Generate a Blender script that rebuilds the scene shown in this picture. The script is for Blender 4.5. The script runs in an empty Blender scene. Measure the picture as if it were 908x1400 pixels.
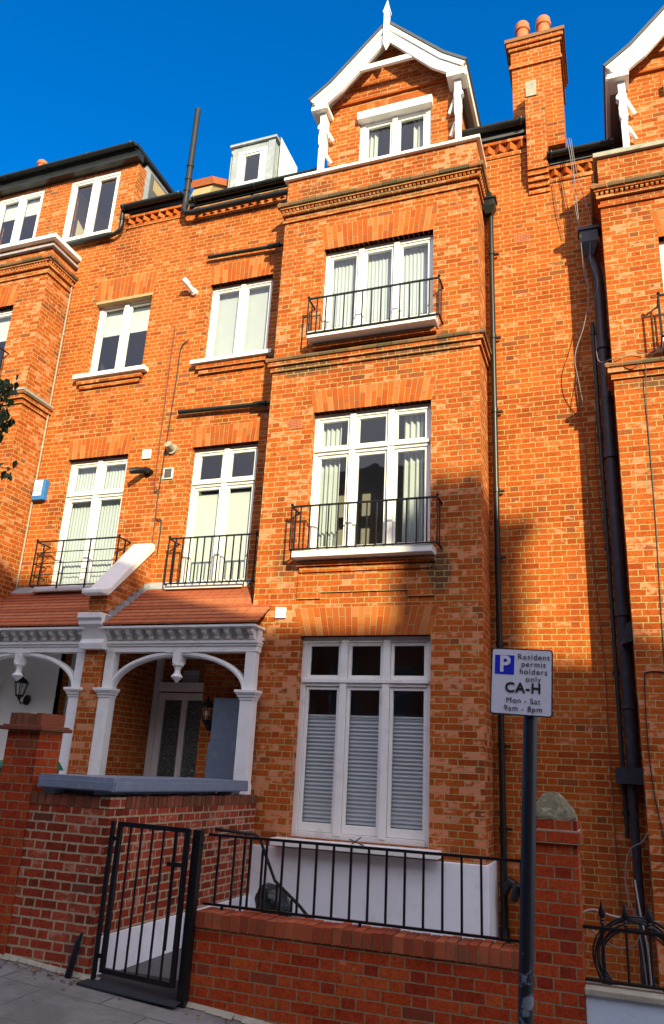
import bpy, bmesh, math, random
from mathutils import Vector, Matrix
random.seed(11)
RAD = math.radians
S = bpy.context.scene
COL = S.collection

# ------------------------------------------------------------------ camera, sky, sun, exposure
PITCH, ROLL, YAW, FPX = 0.328057, 0.0528714, 0.359691, 1048.3
fw = Vector((-math.sin(YAW)*math.cos(PITCH), math.cos(YAW)*math.cos(PITCH), math.sin(PITCH)))
r0 = Vector((math.cos(YAW), math.sin(YAW), 0)); u0 = r0.cross(fw)
rt = r0*math.cos(ROLL) + u0*math.sin(ROLL); up = u0*math.cos(ROLL) - r0*math.sin(ROLL)
cd = bpy.data.cameras.new('camera'); cam = bpy.data.objects.new('camera', cd); COL.objects.link(cam)
cam.matrix_world = Matrix(((rt.x, up.x, -fw.x, 0), (rt.y, up.y, -fw.y, 0), (rt.z, up.z, -fw.z, 0), (0, 0, 0, 1)))
cd.sensor_fit = 'VERTICAL'; cd.sensor_height = 36; cd.lens = FPX/1400*36; cd.clip_start = .05; cd.clip_end = 2000
S.camera = cam
S.view_settings.view_transform = 'Standard'; S.view_settings.look = 'None'
S.view_settings.exposure = 1.35; S.view_settings.gamma = 1; S.view_settings.use_curve_mapping = False
SUN_AZ, SUN_EL = math.atan2(0.51, -0.71), RAD(21.3)      # azimuth measured from +Y towards +X
sd = Vector((math.sin(SUN_AZ)*math.cos(SUN_EL), math.cos(SUN_AZ)*math.cos(SUN_EL), math.sin(SUN_EL)))
W = bpy.data.worlds.new('World'); S.world = W; W.use_nodes = True
nt = W.node_tree; nt.nodes.clear()
sky = nt.nodes.new('ShaderNodeTexSky'); sky.sky_type = 'NISHITA'; sky.sun_disc = False
sky.sun_elevation = SUN_EL; sky.sun_rotation = SUN_AZ
sky.altitude = 1500; sky.air_density = 1.0; sky.dust_density = 0.1; sky.ozone_density = 7
hs = nt.nodes.new('ShaderNodeHueSaturation'); hs.inputs['Saturation'].default_value = 1.25; hs.inputs['Value'].default_value = .80
bg = nt.nodes.new('ShaderNodeBackground'); bg.inputs[1].default_value = 0.15
wo = nt.nodes.new('ShaderNodeOutputWorld')
# sky deep blue away from the sun; bright haze added sunward as fill light
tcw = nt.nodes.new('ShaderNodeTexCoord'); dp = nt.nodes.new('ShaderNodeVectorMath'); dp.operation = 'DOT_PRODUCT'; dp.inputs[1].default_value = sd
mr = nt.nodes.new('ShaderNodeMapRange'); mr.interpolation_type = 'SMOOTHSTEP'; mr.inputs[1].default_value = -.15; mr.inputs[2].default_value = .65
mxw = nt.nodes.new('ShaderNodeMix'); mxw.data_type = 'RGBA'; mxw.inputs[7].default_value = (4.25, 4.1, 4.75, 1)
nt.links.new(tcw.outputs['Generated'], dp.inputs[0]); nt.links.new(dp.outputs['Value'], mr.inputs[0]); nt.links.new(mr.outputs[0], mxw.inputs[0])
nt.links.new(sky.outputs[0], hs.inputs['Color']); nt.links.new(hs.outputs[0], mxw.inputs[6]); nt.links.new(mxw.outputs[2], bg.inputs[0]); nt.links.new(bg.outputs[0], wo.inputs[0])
sl = bpy.data.lights.new('sun', 'SUN'); sl.energy = 3.3; sl.angle = RAD(0.6); sl.color = (1.0, .91, .57)
so = bpy.data.objects.new('sun', sl); COL.objects.link(so)
so.rotation_euler = (-sd).to_track_quat('-Z', 'Y').to_euler()

# ------------------------------------------------------------------ mesh helpers
OFF = {}
class MB:
    def __init__(s): s.v = []; s.f = []
    def quad(s, *p):
        n = len(s.v); s.v += [tuple(q) for q in p]; s.f.append(tuple(range(n, n+len(p)))); return s
    def hexa(s, b, t):
        n = len(s.v); s.v += [tuple(q) for q in b] + [tuple(q) for q in t]
        s.f += [(n+3, n+2, n+1, n), (n+4, n+5, n+6, n+7)] + [(n+i, n+(i+1) % 4, n+4+(i+1) % 4, n+4+i) for i in range(4)]; return s
    def box(s, x0, x1, y0, y1, z0, z1):
        return s.hexa([(x0, y0, z0), (x1, y0, z0), (x1, y1, z0), (x0, y1, z0)], [(x0, y0, z1), (x1, y0, z1), (x1, y1, z1), (x0, y1, z1)])
    def prism(s, poly, ax, a, b):
        if ax == 'y': P = lambda p, t: (p[0], t, p[1])
        elif ax == 'x': P = lambda p, t: (t, p[0], p[1])
        else: P = lambda p, t: (p[0], p[1], t)
        n = len(s.v); m = len(poly)
        s.v += [P(p, a) for p in poly] + [P(p, b) for p in poly]
        s.f += [tuple(range(n, n+m)), tuple(range(n+2*m-1, n+m-1, -1))] + [(n+(i+1) % m, n+i, n+m+i, n+m+(i+1) % m) for i in range(m)]
        return s
    def tube(s, pts, r, n=8, sq=False):
        pts = [Vector(p) for p in pts]; rings = []
        if sq: n = 4
        prev = None
        for i, p in enumerate(pts):
            d = (pts[min(i+1, len(pts)-1)] - pts[max(i-1, 0)]).normalized()
            a = Vector((0, 0, 1)) if abs(d.z) < .8 else Vector((0, 1, 0))
            if prev is not None: a = prev
            e1 = (a - d*a.dot(d)).normalized(); e2 = d.cross(e1); prev = e1
            rr = r[i] if isinstance(r, (list, tuple)) else r
            b = len(s.v); off = math.pi/4 if sq else 0
            k = rr*(1.414 if sq else 1)
            s.v += [tuple(p + (e1*math.cos(off+2*math.pi*j/n) + e2*math.sin(off+2*math.pi*j/n))*k) for j in range(n)]
            rings.append(b)
        for a, b in zip(rings, rings[1:]):
            s.f += [(a+j, a+(j+1) % n, b+(j+1) % n, b+j) for j in range(n)]
        s.f.append(tuple(rings[0]+j for j in reversed(range(n)))); s.f.append(tuple(rings[-1]+j for j in range(n)))
        return s
    def lathe(s, cx, cy, prof, n=16):
        rings = []
        for r, z in prof:
            b = len(s.v); r = max(r, 1e-4)
            s.v += [(cx+r*math.cos(2*math.pi*j/n), cy+r*math.sin(2*math.pi*j/n), z) for j in range(n)]; rings.append(b)
        for a, b in zip(rings, rings[1:]):
            s.f += [(a+j, a+(j+1) % n, b+(j+1) % n, b+j) for j in range(n)]
        s.f.append(tuple(rings[0]+j for j in reversed(range(n)))); s.f.append(tuple(rings[-1]+j for j in range(n)))
        return s
    def build(s, name, mat, parent=None, smooth=False, bevel=0, **tags):
        o3 = OFF.get(parent.name, (0, 0, 0)) if parent else (0, 0, 0)
        me = bpy.data.meshes.new(name)
        me.from_pydata([(x-o3[0], y-o3[1], z-o3[2]) for x, y, z in s.v], [], s.f)
        bm = bmesh.new(); bm.from_mesh(me); bmesh.ops.recalc_face_normals(bm, faces=bm.faces); bm.to_mesh(me); bm.free()
        if smooth:
            me.polygons.foreach_set('use_smooth', [True]*len(me.polygons))
            me.set_sharp_from_angle(angle=RAD(40))
        me.materials.append(mat)
        o = bpy.data.objects.new(name, me); COL.objects.link(o)
        if parent: o.parent = parent; OFF[o.name] = o3
        else: OFF[o.name] = (0, 0, 0)
        if bevel:
            m = o.modifiers.new('bevel', 'BEVEL'); m.width = bevel; m.segments = 2; m.limit_method = 'ANGLE'; m.angle_limit = RAD(40)
        for k, v in tags.items(): o[{'cat': 'category'}.get(k, k)] = v
        return o
def thing(name, label, cat, loc, group=None):
    o = bpy.data.objects.new(name, None); COL.objects.link(o); o.location = loc; o.empty_display_size = .1
    OFF[o.name] = tuple(loc); o['label'] = label; o['category'] = cat
    if group: o['group'] = group
    return o
def copy_tree(o, parent=None):
    c = o.copy(); COL.objects.link(c); c.parent = parent
    for ch in list(o.children): copy_tree(ch, c)
    return c

# ------------------------------------------------------------------ material helpers
class NT:
    def __init__(s, name):
        s.m = bpy.data.materials.new(name); s.m.use_nodes = True; s.t = s.m.node_tree; s.t.nodes.clear()
        s.out = s.n('ShaderNodeOutputMaterial')
    def n(s, ty, **kw):
        x = s.t.nodes.new(ty)
        for k, v in kw.items(): setattr(x, k, v)
        return x
    def put(s, sock, v):
        if hasattr(v, 'is_output'): s.t.links.new(v, sock)
        elif v is not None:
            if isinstance(v, tuple) and len(v) == 3 and sock.type == 'RGBA': v = v + (1,)
            sock.default_value = v
    def m2(s, op, a, b=0.0, c=None):
        x = s.n('ShaderNodeMath', operation=op); s.put(x.inputs[0], a); s.put(x.inputs[1], b)
        if c is not None: s.put(x.inputs[2], c)
        return x.outputs[0]
    def mix(s, f, a, b, mode='MIX'):
        x = s.n('ShaderNodeMix', data_type='RGBA', blend_type=mode); s.put(x.inputs[0], f); s.put(x.inputs[6], a); s.put(x.inputs[7], b); return x.outputs[2]
    def mixf(s, f, a, b):
        x = s.n('ShaderNodeMix', data_type='FLOAT'); s.put(x.inputs[0], f); s.put(x.inputs[2], a); s.put(x.inputs[3], b); return x.outputs[0]
    def noise(s, vec, scale, detail=3, rough=.55, dim='3D'):
        x = s.n('ShaderNodeTexNoise'); s.put(x.inputs['Vector'], vec); x.inputs['Scale'].default_value = scale
        x.inputs['Detail'].default_value = detail; x.inputs['Roughness'].default_value = rough; return x.outputs[0]
    def ramp(s, v, stops):
        x = s.n('ShaderNodeValToRGB'); s.put(x.inputs[0], v); e = x.color_ramp.elements
        while len(e) < len(stops): e.new(.5)
        for i, (p, c) in enumerate(stops): e[i].position = p; e[i].color = tuple(c)+(1,)
        return x.outputs[0]
    def sm(s, v, a, b):
        x = s.n('ShaderNodeMapRange', interpolation_type='SMOOTHSTEP'); s.put(x.inputs[0], v); x.inputs[1].default_value = a; x.inputs[2].default_value = b; return x.outputs[0]
    def pos(s): return s.n('ShaderNodeNewGeometry').outputs['Position']
    def comb(s, x, y, z):
        c = s.n('ShaderNodeCombineXYZ'); s.put(c.inputs[0], x); s.put(c.inputs[1], y); s.put(c.inputs[2], z); return c.outputs[0]
    def bump(s, h, dist=.004, strength=1.0):
        b = s.n('ShaderNodeBump'); b.inputs['Strength'].default_value = strength; b.inputs['Distance'].default_value = dist; s.put(b.inputs['Height'], h); return b.outputs[0]
    def bsdf(s, col, rough=.8, normal=None, metal=0.0, spec=.3, **kw):
        p = s.n('ShaderNodeBsdfPrincipled'); s.put(p.inputs['Base Color'], col); s.put(p.inputs['Roughness'], rough); s.put(p.inputs['Metallic'], metal)
        s.put(p.inputs['Specular IOR Level'], spec)
        if normal is not None: s.put(p.inputs['Normal'], normal)
        for k, v in kw.items(): s.put(p.inputs[k], v)
        s.t.links.new(p.outputs[0], s.out.inputs[0]); return p

def brick_mat(name, pal, mortar, mw=.0052, spall=.0, spallcol=(.60, .235, .125), soot=.25, dark=(.10, .045, .03), rgh=.0016, low=0.0, stains=()):
    """Flemish bond brickwork, courses 75 mm, worked out from the world position of the wall."""
    t = NT(name); g = t.n('ShaderNodeNewGeometry'); P = g.outputs['Position']
    sx = t.n('ShaderNodeSeparateXYZ'); t.put(sx.inputs[0], P); X, Y, Z = sx.outputs
    sn = t.n('ShaderNodeSeparateXYZ'); t.put(sn.inputs[0], g.outputs['True Normal'])
    ax = t.m2('GREATER_THAN', t.m2('ABSOLUTE', sn.outputs[0]), .7); az = t.m2('GREATER_THAN', t.m2('ABSOLUTE', sn.outputs[2]), .7)
    wob = t.noise(P, 9, 3, .6)
    w2 = t.noise(P, 40, 2, .6)
    jit = t.m2('ADD', t.m2('MULTIPLY', t.m2('SUBTRACT', wob, .5), .010), t.m2('MULTIPLY', t.m2('SUBTRACT', w2, .5), rgh*4))
    u = t.m2('ADD', t.mixf(ax, X, Y), jit); v = t.m2('ADD', t.mixf(az, Z, Y), jit)
    vr = t.m2('DIVIDE', v, .075); row = t.m2('FLOOR', vr); fr = t.m2('SUBTRACT', vr, row)
    odd = t.m2('FLOORED_MODULO', row, 2.0)
    rj = t.n('ShaderNodeTexWhiteNoise', noise_dimensions='1D'); t.put(rj.inputs['W'], row)
    uu = t.m2('ADD', t.m2('ADD', t.m2('DIVIDE', u, .3375), t.m2('MULTIPLY', odd, .5)), t.m2('MULTIPLY', rj.outputs[0], .07))
    k = t.m2('FLOOR', uu); fu = t.m2('SUBTRACT', uu, k); isH = t.m2('GREATER_THAN', fu, .6667)
    a = t.m2('SUBTRACT', t.m2('MULTIPLY', fu, .3375), t.m2('MULTIPLY', isH, .225)); wd = t.mixf(isH, .225, .1125)
    du = t.m2('MINIMUM', a, t.m2('SUBTRACT', wd, a)); dv = t.m2('MULTIPLY', t.m2('MINIMUM', fr, t.m2('SUBTRACT', 1.0, fr)), .075)
    d = t.m2('MINIMUM', du, dv); M = t.sm(d, mw-.0012, mw+.0016)
    wn = t.n('ShaderNodeTexWhiteNoise', noise_dimensions='3D'); t.put(wn.inputs['Vector'], t.comb(row, t.m2('ADD', t.m2('MULTIPLY', k, 2.0), isH), t.m2('MULTIPLY', ax, 7.0)))
    rnd = wn.outputs['Value']; rc = t.n('ShaderNodeSeparateColor'); t.put(rc.inputs[0], wn.outputs['Color'])
    c = t.ramp(rnd, pal)
    fine = t.noise(P, 55, 4, .65); c = t.mix(t.sm(fine, .38, .72), c, t.mix(1.0, c, (.62, .55, .52), 'MULTIPLY')); md = t.noise(P, 17, 3, .6); c = t.mix(t.sm(md, .50, .72), c, t.mix(1.0, c, (.80, .70, .66), 'MULTIPLY'))
    big = t.noise(P, 1.1, 3, .6); c = t.mix(t.sm(big, .45, .72), c, t.mix(1.0, c, (.70, .58, .55), 'MULTIPLY')); c = t.mix(t.m2('MULTIPLY', t.sm(t.noise(P, .55, 4, .7), .5, .7), .7), c, t.mix(1.0, c, (1.08, 1.2, 1.3), 'MULTIPLY'))
    # a few burnt bricks
    c = t.mix(t.m2('GREATER_THAN', rc.outputs[1], 1-.12*soot), c, t.mix(.5, c, dark))
    sp = t.noise(t.comb(t.m2('MULTIPLY', u, .75), t.m2('MULTIPLY', ax, 5.0), t.m2('MULTIPLY', v, 1.5)), 11, 2, .45); thr = t.m2('SUBTRACT', 1.04, t.m2('MULTIPLY', rc.outputs[0], .62))
    spm = t.m2('MULTIPLY', t.sm(t.m2('SUBTRACT', t.m2('ADD', t.m2('ADD', sp, spall*.36), t.m2('MULTIPLY', t.m2('SUBTRACT', 1.0, t.sm(Z, .8, 2.6)), low)), thr), 0, .13), M)
    c = t.mix(t.m2('MULTIPLY', spm, .8), c, spallcol)
    st = t.noise(t.comb(t.m2('MULTIPLY', u, 1.0), t.m2('MULTIPLY', ax, 3.0), t.m2('MULTIPLY', v, .35)), 2.2, 4, .6)
    c = t.mix(t.m2('MULTIPLY', t.sm(st, .52, .80), soot), c, dark)
    c0 = c
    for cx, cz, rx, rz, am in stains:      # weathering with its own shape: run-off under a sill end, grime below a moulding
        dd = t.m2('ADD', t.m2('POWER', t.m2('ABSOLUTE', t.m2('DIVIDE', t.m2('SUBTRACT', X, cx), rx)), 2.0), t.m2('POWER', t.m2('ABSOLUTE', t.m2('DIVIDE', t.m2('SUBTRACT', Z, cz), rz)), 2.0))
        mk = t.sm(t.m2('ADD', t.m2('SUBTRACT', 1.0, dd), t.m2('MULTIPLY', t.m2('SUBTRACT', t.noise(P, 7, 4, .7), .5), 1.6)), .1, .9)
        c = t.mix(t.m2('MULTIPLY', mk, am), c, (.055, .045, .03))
    mn = t.noise(P, 30, 3, .6); mc = t.mix(t.sm(mn, .30, .6), tuple(q*.72 for q in mortar), mortar)
    mc = t.mix(t.m2('MULTIPLY', t.sm(st, .52, .80), soot*.8), mc, (.10, .08, .06))
    col = t.mix(M, mc, c)
    h = t.m2('ADD', t.m2('MULTIPLY', M, .75), t.m2('ADD', t.m2('MULTIPLY', fine, .35), t.m2('MULTIPLY', rc.outputs[2], .35)))
    h = t.m2('SUBTRACT', h, t.m2('MULTIPLY', spm, .5))
    t.bsdf(col, .9, t.bump(h, .0035, .8), spec=.15)
    return t.m
def island_mat(name, stops, rough=.85, nsc=30, bump=.003, dirt=(.1, .08, .05), da=.3):
    t = NT(name); P = t.pos(); g = t.n('ShaderNodeNewGeometry')
    c = t.ramp(g.outputs['Random Per Island'], stops); f = t.noise(P, nsc, 4, .65); b = t.noise(P, 3, 4, .6)
    c = t.mix(t.m2('MULTIPLY', f, .5), c, t.mix(1.0, c, (.45, .42, .4), 'MULTIPLY'))
    c = t.mix(t.m2('MULTIPLY', t.sm(b, .45, .75), da), c, dirt)
    t.bsdf(c, rough, t.bump(f, bump), spec=.2); return t.m
def flat_mat(name, col, rough=.5, var=.15, sc=6, bump=.0, spec=.4, metal=0.0, dirt=None, da=.3, bsc=80, **kw):
    t = NT(name); P = t.pos(); f = t.noise(P, sc, 5, .6)
    c = t.mix(f, tuple(q*(1-var) for q in col), tuple(min(1, q*(1+var)) for q in col))
    if dirt: c = t.mix(t.m2('MULTIPLY', t.sm(t.noise(P, sc*.6+1.3, 5, .7), .5, .78), da), c, dirt)
    nrm = t.bump(t.noise(P, bsc, 3, .6), bump) if bump else None
    t.bsdf(c, t.m2('ADD', rough-.06, t.m2('MULTIPLY', f, .12)), nrm, metal, spec, **kw); return t.m

PAL = [(0.0, (.35, .065, .010)), (.10, (.41, .088, .012)), (.5, (.47, .102, .016)), (.92, (.50, .125, .020)), (1.0, (.50, .165, .045))]
M = {}
M['brick'] = brick_mat('brick_orange', PAL, (.44, .31, .12), spall=-.16, soot=.30)
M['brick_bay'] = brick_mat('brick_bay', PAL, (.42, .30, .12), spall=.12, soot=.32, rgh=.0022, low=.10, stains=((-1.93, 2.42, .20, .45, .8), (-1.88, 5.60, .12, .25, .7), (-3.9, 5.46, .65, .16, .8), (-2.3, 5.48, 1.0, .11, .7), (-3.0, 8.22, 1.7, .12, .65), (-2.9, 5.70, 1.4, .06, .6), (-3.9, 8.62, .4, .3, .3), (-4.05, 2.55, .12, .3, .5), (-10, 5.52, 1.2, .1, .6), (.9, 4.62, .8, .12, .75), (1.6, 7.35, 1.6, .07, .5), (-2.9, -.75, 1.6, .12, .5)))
M['brick_low'] = brick_mat('brick_garden', [(0, (.26, .030, .010)), (.3, (.38, .050, .012)), (.6, (.41, .060, .014)), (1, (.45, .085, .020))], (.24, .18, .10), spall=-.6, soot=.35, mw=.0045)
M['brick_old'] = brick_mat('brick_weathered', [(0, (.18, .035, .018)), (.35, (.30, .045, .02)), (.7, (.37, .06, .025)), (1, (.42, .10, .05))], (.40, .33, .21), mw=.0075, spall=-.12, spallcol=(.44, .20, .14), soot=.5, rgh=.003)
M['arch'] = island_mat('brick_arch', [(0, (.38, .07, .010)), (.4, (.46, .10, .012)), (.75, (.50, .125, .016)), (1, (.52, .19, .06))])
M['coping'] = island_mat('brick_coping', [(0, (.25, .045, .02)), (.5, (.36, .07, .028)), (1, (.44, .11, .045))], da=.5)
M['coping_old'] = island_mat('brick_coping_mossy', [(0, (.12, .05, .03)), (.5, (.24, .07, .035)), (1, (.30, .10, .06))], da=.75, dirt=(.07, .07, .03))
M['mould'] = island_mat('moulded_brick', [(0, (.10, .08, .04)), (.4, (.20, .12, .06)), (.75, (.40, .14, .05)), (1, (.15, .12, .07))], da=.6, dirt=(.11, .10, .06))
M['mortar'] = flat_mat('mortar', (.36, .25, .11), .95, .3, 30, .002)
M['white'] = flat_mat('white_paint', (.80, .79, .75), .38, .05, 5, .0006, dirt=(.42, .38, .31), da=.48)
M['render'] = flat_mat('white_render', (.80, .82, .86), .7, .06, 3, .002, dirt=(.42, .43, .44), da=.30, bsc=25)
M['render_blue'] = flat_mat('pale_blue_render', (.50, .60, .70), .75, .08, 3, .003, dirt=(.22, .23, .22), da=.4, bsc=25)
M['inner'] = flat_mat('cream_masonry_paint', (.82, .82, .78), .8, .08, 3, .004, bsc=14)
M['grey'] = flat_mat('grey_paint', (.16, .20, .27), .42, .2, 14, .0006, dirt=(.34, .36, .38), da=.5)
M['black'] = flat_mat('black_gloss_paint', (.008, .008, .010), .38, .3, 20, .0008, spec=.3)
M['soil'] = flat_mat('blue_black_pipe', (.022, .024, .036), .45, .5, 9, .0, spec=.45, dirt=(.12, .10, .09), da=.5)
M['gutter'] = flat_mat('black_gutter', (.012, .014, .013), .36, .5, 6, .0, spec=.35)
M['lead'] = flat_mat('lead_sheet', (.30, .33, .36), .6, .3, 9, .002, metal=.0, dirt=(.46, .50, .53), da=.8)
M['slate'] = flat_mat('slate', (.07, .075, .085), .6, .25, 4, .003)
M['stone'] = flat_mat('lichen_stone', (.13, .115, .07), .95, .6, 30, .008, dirt=(.42, .38, .22), da=.75, bsc=60)
M['cap_stone'] = flat_mat('weathered_stone', (.34, .32, .25), .9, .3, 12, .004, dirt=(.12, .11, .08), da=.6)
M['terracotta'] = flat_mat('terracotta', (.52, .15, .055), .8, .25, 12, .003, dirt=(.12, .07, .05), da=.5)
M['yellow'] = flat_mat('ochre_render', (.38, .28, .14), .9, .2, 8, .003, dirt=(.2, .15, .08), da=.5)
M['cable'] = flat_mat('black_cable', (.02, .02, .022), .45, .2, 10)
M['cable_w'] = flat_mat('pale_cable', (.34, .33, .31), .5, .2, 10)
M['cable_g'] = flat_mat('grey_cable', (.20, .19, .19), .6, .4, 10)
M['cable_b'] = flat_mat('brown_cable', (.16, .05, .03), .6, .2, 10)
M['concrete'] = flat_mat('dark_concrete', (.10, .10, .105), .85, .3, 5, .003, dirt=(.05, .05, .05), da=.5)
M['path'] = flat_mat('pale_tiled_path', (.38, .36, .33), .8, .25, 6, .003, dirt=(.2, .18, .15), da=.4)
M['mat'] = flat_mat('rubber_mat', (.018, .019, .026), .8, .3, 40, .003, bsc=160)
M['bag'] = flat_mat('plastic_bag', (.012, .017, .018), .28, .3, 9, .012, bsc=22)
M['green'] = flat_mat('green_plastic', (.01, .13, .07), .4, .1, 5)
M['blue'] = flat_mat('sign_blue', (.005, .02, .50), .4, .04, 5)
M['alarm_blue'] = flat_mat('alarm_blue', (.03, .16, .42), .45, .06, 5)
M['signface'] = flat_mat('sign_reflective_white', (.62, .66, .74), .40, .05, 25, dirt=(.42, .44, .48), da=.3)
M['ink'] = flat_mat('black_lettering', (.012, .012, .016), .45, .05, 5)
M['redplastic'] = flat_mat('red_plastic', (.6, .015, .02), .4, .05, 5)
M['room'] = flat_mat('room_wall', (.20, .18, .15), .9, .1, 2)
M['room_pale'] = flat_mat('room_wall_pale', (.55, .48, .34), .9, .1, 2)
M['leaf'] = island_mat('leaf', [(0, (.015, .035, .012)), (.6, (.035, .07, .02)), (1, (.06, .11, .03))], rough=.5, da=.1)
M['litter'] = island_mat('dead_leaf', [(0, (.10, .05, .02)), (.6, (.20, .12, .05)), (1, (.28, .20, .10))], rough=.8)
M['bark'] = flat_mat('bark', (.09, .07, .05), .95, .4, 18, .012, bsc=35)
M['bulb'] = flat_mat('frosted_bulb', (.75, .72, .55), .4, .05, 5)
def post_mat():
    t = NT('black_post_paint'); P = t.pos(); sx = t.n('ShaderNodeSeparateXYZ'); t.put(sx.inputs[0], P)
    n = t.noise(P, 16, 5, .75); zb = t.m2('MULTIPLY', t.sm(sx.outputs[2], -.95, -.72), -1.0)
    w = t.sm(t.m2('ADD', n, t.m2('MULTIPLY', zb, .22)), .52, .56)
    big = t.noise(P, 6, 4, .7)
    c = t.mix(t.sm(big, .55, .7), (.006, .008, .013), (.016, .02, .032))
    t.bsdf(t.mix(w, c, (.13, .15, .19)), .42, t.bump(t.m2('MULTIPLY', w, -1.0), .001), spec=.5); return t.m
M['post'] = post_mat()
def tile_mat():
    t = NT('clay_tiles'); P = t.pos(); g = t.n('ShaderNodeNewGeometry')
    c = t.ramp(g.outputs['Random Per Island'], [(0, (.30, .07, .03)), (.5, (.44, .12, .045)), (1, (.50, .17, .07))])
    f = t.noise(P, 24, 4, .65); b = t.noise(P, 4, 4, .6)
    sx = t.n('ShaderNodeSeparateXYZ'); t.put(sx.inputs[0], P)
    vx = t.m2('FRACT', t.m2('MULTIPLY', t.m2('ADD', sx.outputs[0], t.m2('MULTIPLY', g.outputs['Random Per Island'], .16)), 6.1))
    gap = t.sm(t.m2('MINIMUM', vx, t.m2('SUBTRACT', 1.0, vx)), .0, .03)
    c = t.mix(t.m2('MULTIPLY', f, .5), c, (.22, .06, .03)); c = t.mix(t.m2('MULTIPLY', t.sm(b, .5, .8), .5), c, (.12, .06, .04))
    c = t.mix(gap, (.06, .03, .02), c)
    t.bsdf(c, .85, t.bump(t.m2('ADD', f, gap), .004), spec=.2); return t.m
M['tile'] = tile_mat()
def glass_mat(name='window_glass', ob=False):
    t = NT(name); lw = t.n('ShaderNodeFresnel'); lw.inputs[0].default_value = 1.5
    tr = t.n('ShaderNodeBsdfTransparent'); tr.inputs[0].default_value = (.97, .98, .98, 1)
    gl = t.n('ShaderNodeBsdfGlossy'); gl.inputs['Roughness'].default_value = .015; gl.inputs['Color'].default_value = (.9, .95, 1, 1)
    P = t.pos()
    h = t.noise(P, 1.6, 2, .4)
    t.put(gl.inputs['Normal'], t.bump(h, .012, .25))
    mx = t.n('ShaderNodeMixShader'); gb = t.n('ShaderNodeNewGeometry'); t.put(mx.inputs[0], t.m2('MULTIPLY', t.m2('MINIMUM', t.m2('MULTIPLY', lw.outputs[0], 1.35), 1.0), t.m2('SUBTRACT', 1.0, gb.outputs['Backfacing']))); t.t.links.new(tr.outputs[0], mx.inputs[1]); t.t.links.new(gl.outputs[0], mx.inputs[2])
    t.t.links.new(mx.outputs[0], t.out.inputs[0]); return t.m
M['glass'] = glass_mat()
def obscure():
    t = NT('obscured_glass'); P = t.pos(); v = t.n('ShaderNodeTexVoronoi'); t.put(v.inputs['Vector'], P); v.inputs['Scale'].default_value = 38
    n = t.noise(P, 30, 3, .6)
    c = t.ramp(n, [(.3, (.02, .03, .03)), (.58, (.08, .11, .10)), (.72, (.28, .33, .28))])
    t.bsdf(c, .12, t.bump(v.outputs[0], .012, 1.0), spec=.8); return t.m
M['obscure'] = obscure()
def cloth(name, col, tl=.35):
    t = NT(name); P = t.pos(); f = t.noise(P, 5, 4, .6); c = t.mix(f, tuple(q*.88 for q in col), col)
    d = t.n('ShaderNodeBsdfDiffuse'); t.put(d.inputs[0], c); tr = t.n('ShaderNodeBsdfTranslucent'); t.put(tr.inputs[0], c)
    mx = t.n('ShaderNodeMixShader'); mx.inputs[0].default_value = tl; t.t.links.new(d.outputs[0], mx.inputs[1]); t.t.links.new(tr.outputs[0], mx.inputs[2]); t.t.links.new(mx.outputs[0], t.out.inputs[0]); return t.m
M['net'] = cloth('net_curtain', (.66, .72, .77)); M['cream'] = cloth('cream_curtain', (.66, .70, .70)); M['blind'] = cloth('white_blind', (.66, .71, .75), .2)
M['blindcream'] = cloth('cream_blind', (.66, .70, .70), .2); M['pleat'] = cloth('pleated_blind', (.68, .73, .76), .25)
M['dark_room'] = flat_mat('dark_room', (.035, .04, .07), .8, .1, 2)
def ground_mat(name, base, jx, jy, sc=18, lines=True):
    t = NT(name); P = t.pos(); sx = t.n('ShaderNodeSeparateXYZ'); t.put(sx.inputs[0], P)
    n = t.noise(P, sc, 5, .7); b = t.noise(P, 1.7, 5, .7); g = t.noise(P, 140, 3, .7)
    c = t.mix(n, tuple(q*.65 for q in base), tuple(q*1.35 for q in base)); c = t.mix(t.m2('MULTIPLY', t.sm(b, .42, .62), .6), c, tuple(q*.45 for q in base))
    c = t.mix(t.m2('MULTIPLY', t.sm(g, .55, .75), .5), c, tuple(q*1.9 for q in base))
    h = t.m2('ADD', t.m2('MULTIPLY', g, 1.2), t.m2('MULTIPLY', n, .5))
    sp = t.noise(P, 26, 2, .4); c = t.mix(t.m2('MULTIPLY', t.sm(sp, .70, .74), .6), c, (.05, .05, .045))
    if lines:
        wv = t.m2('MULTIPLY', t.m2('SUBTRACT', n, .5), .012)
        r = t.m2('FLOOR', t.m2('DIVIDE', sx.outputs[1], jy)); u = t.m2('FRACT', t.m2('ADD', t.m2('DIVIDE', t.m2('ADD', sx.outputs[0], wv), jx), t.m2('MULTIPLY', r, .45))); v = t.m2('FRACT', t.m2('DIVIDE', t.m2('ADD', sx.outputs[1], wv), jy))
        e = t.m2('MINIMUM', t.m2('MINIMUM', u, t.m2('SUBTRACT', 1.0, u)), t.m2('MINIMUM', v, t.m2('SUBTRACT', 1.0, v)))
        e = t.sm(e, .004, .016); c = t.mix(e, t.mix(t.sm(b, .4, .6), (.10, .10, .08), (.17, .16, .13)), c); h = t.m2('ADD', h, e)
        wn = t.n('ShaderNodeTexWhiteNoise', noise_dimensions='2D'); t.put(wn.inputs['Vector'], t.comb(r, t.m2('FLOOR', t.m2('ADD', t.m2('DIVIDE', sx.outputs[0], jx), t.m2('MULTIPLY', r, .45))), 0.0)); c = t.mix(t.m2('MULTIPLY', wn.outputs['Value'], .3), c, tuple(q*.55 for q in base))
    t.bsdf(c, .9, t.bump(h, .006), spec=.2); return t.m
M['paving'] = ground_mat('paving_slabs', (.235, .222, .205), .92, .62)
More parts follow.
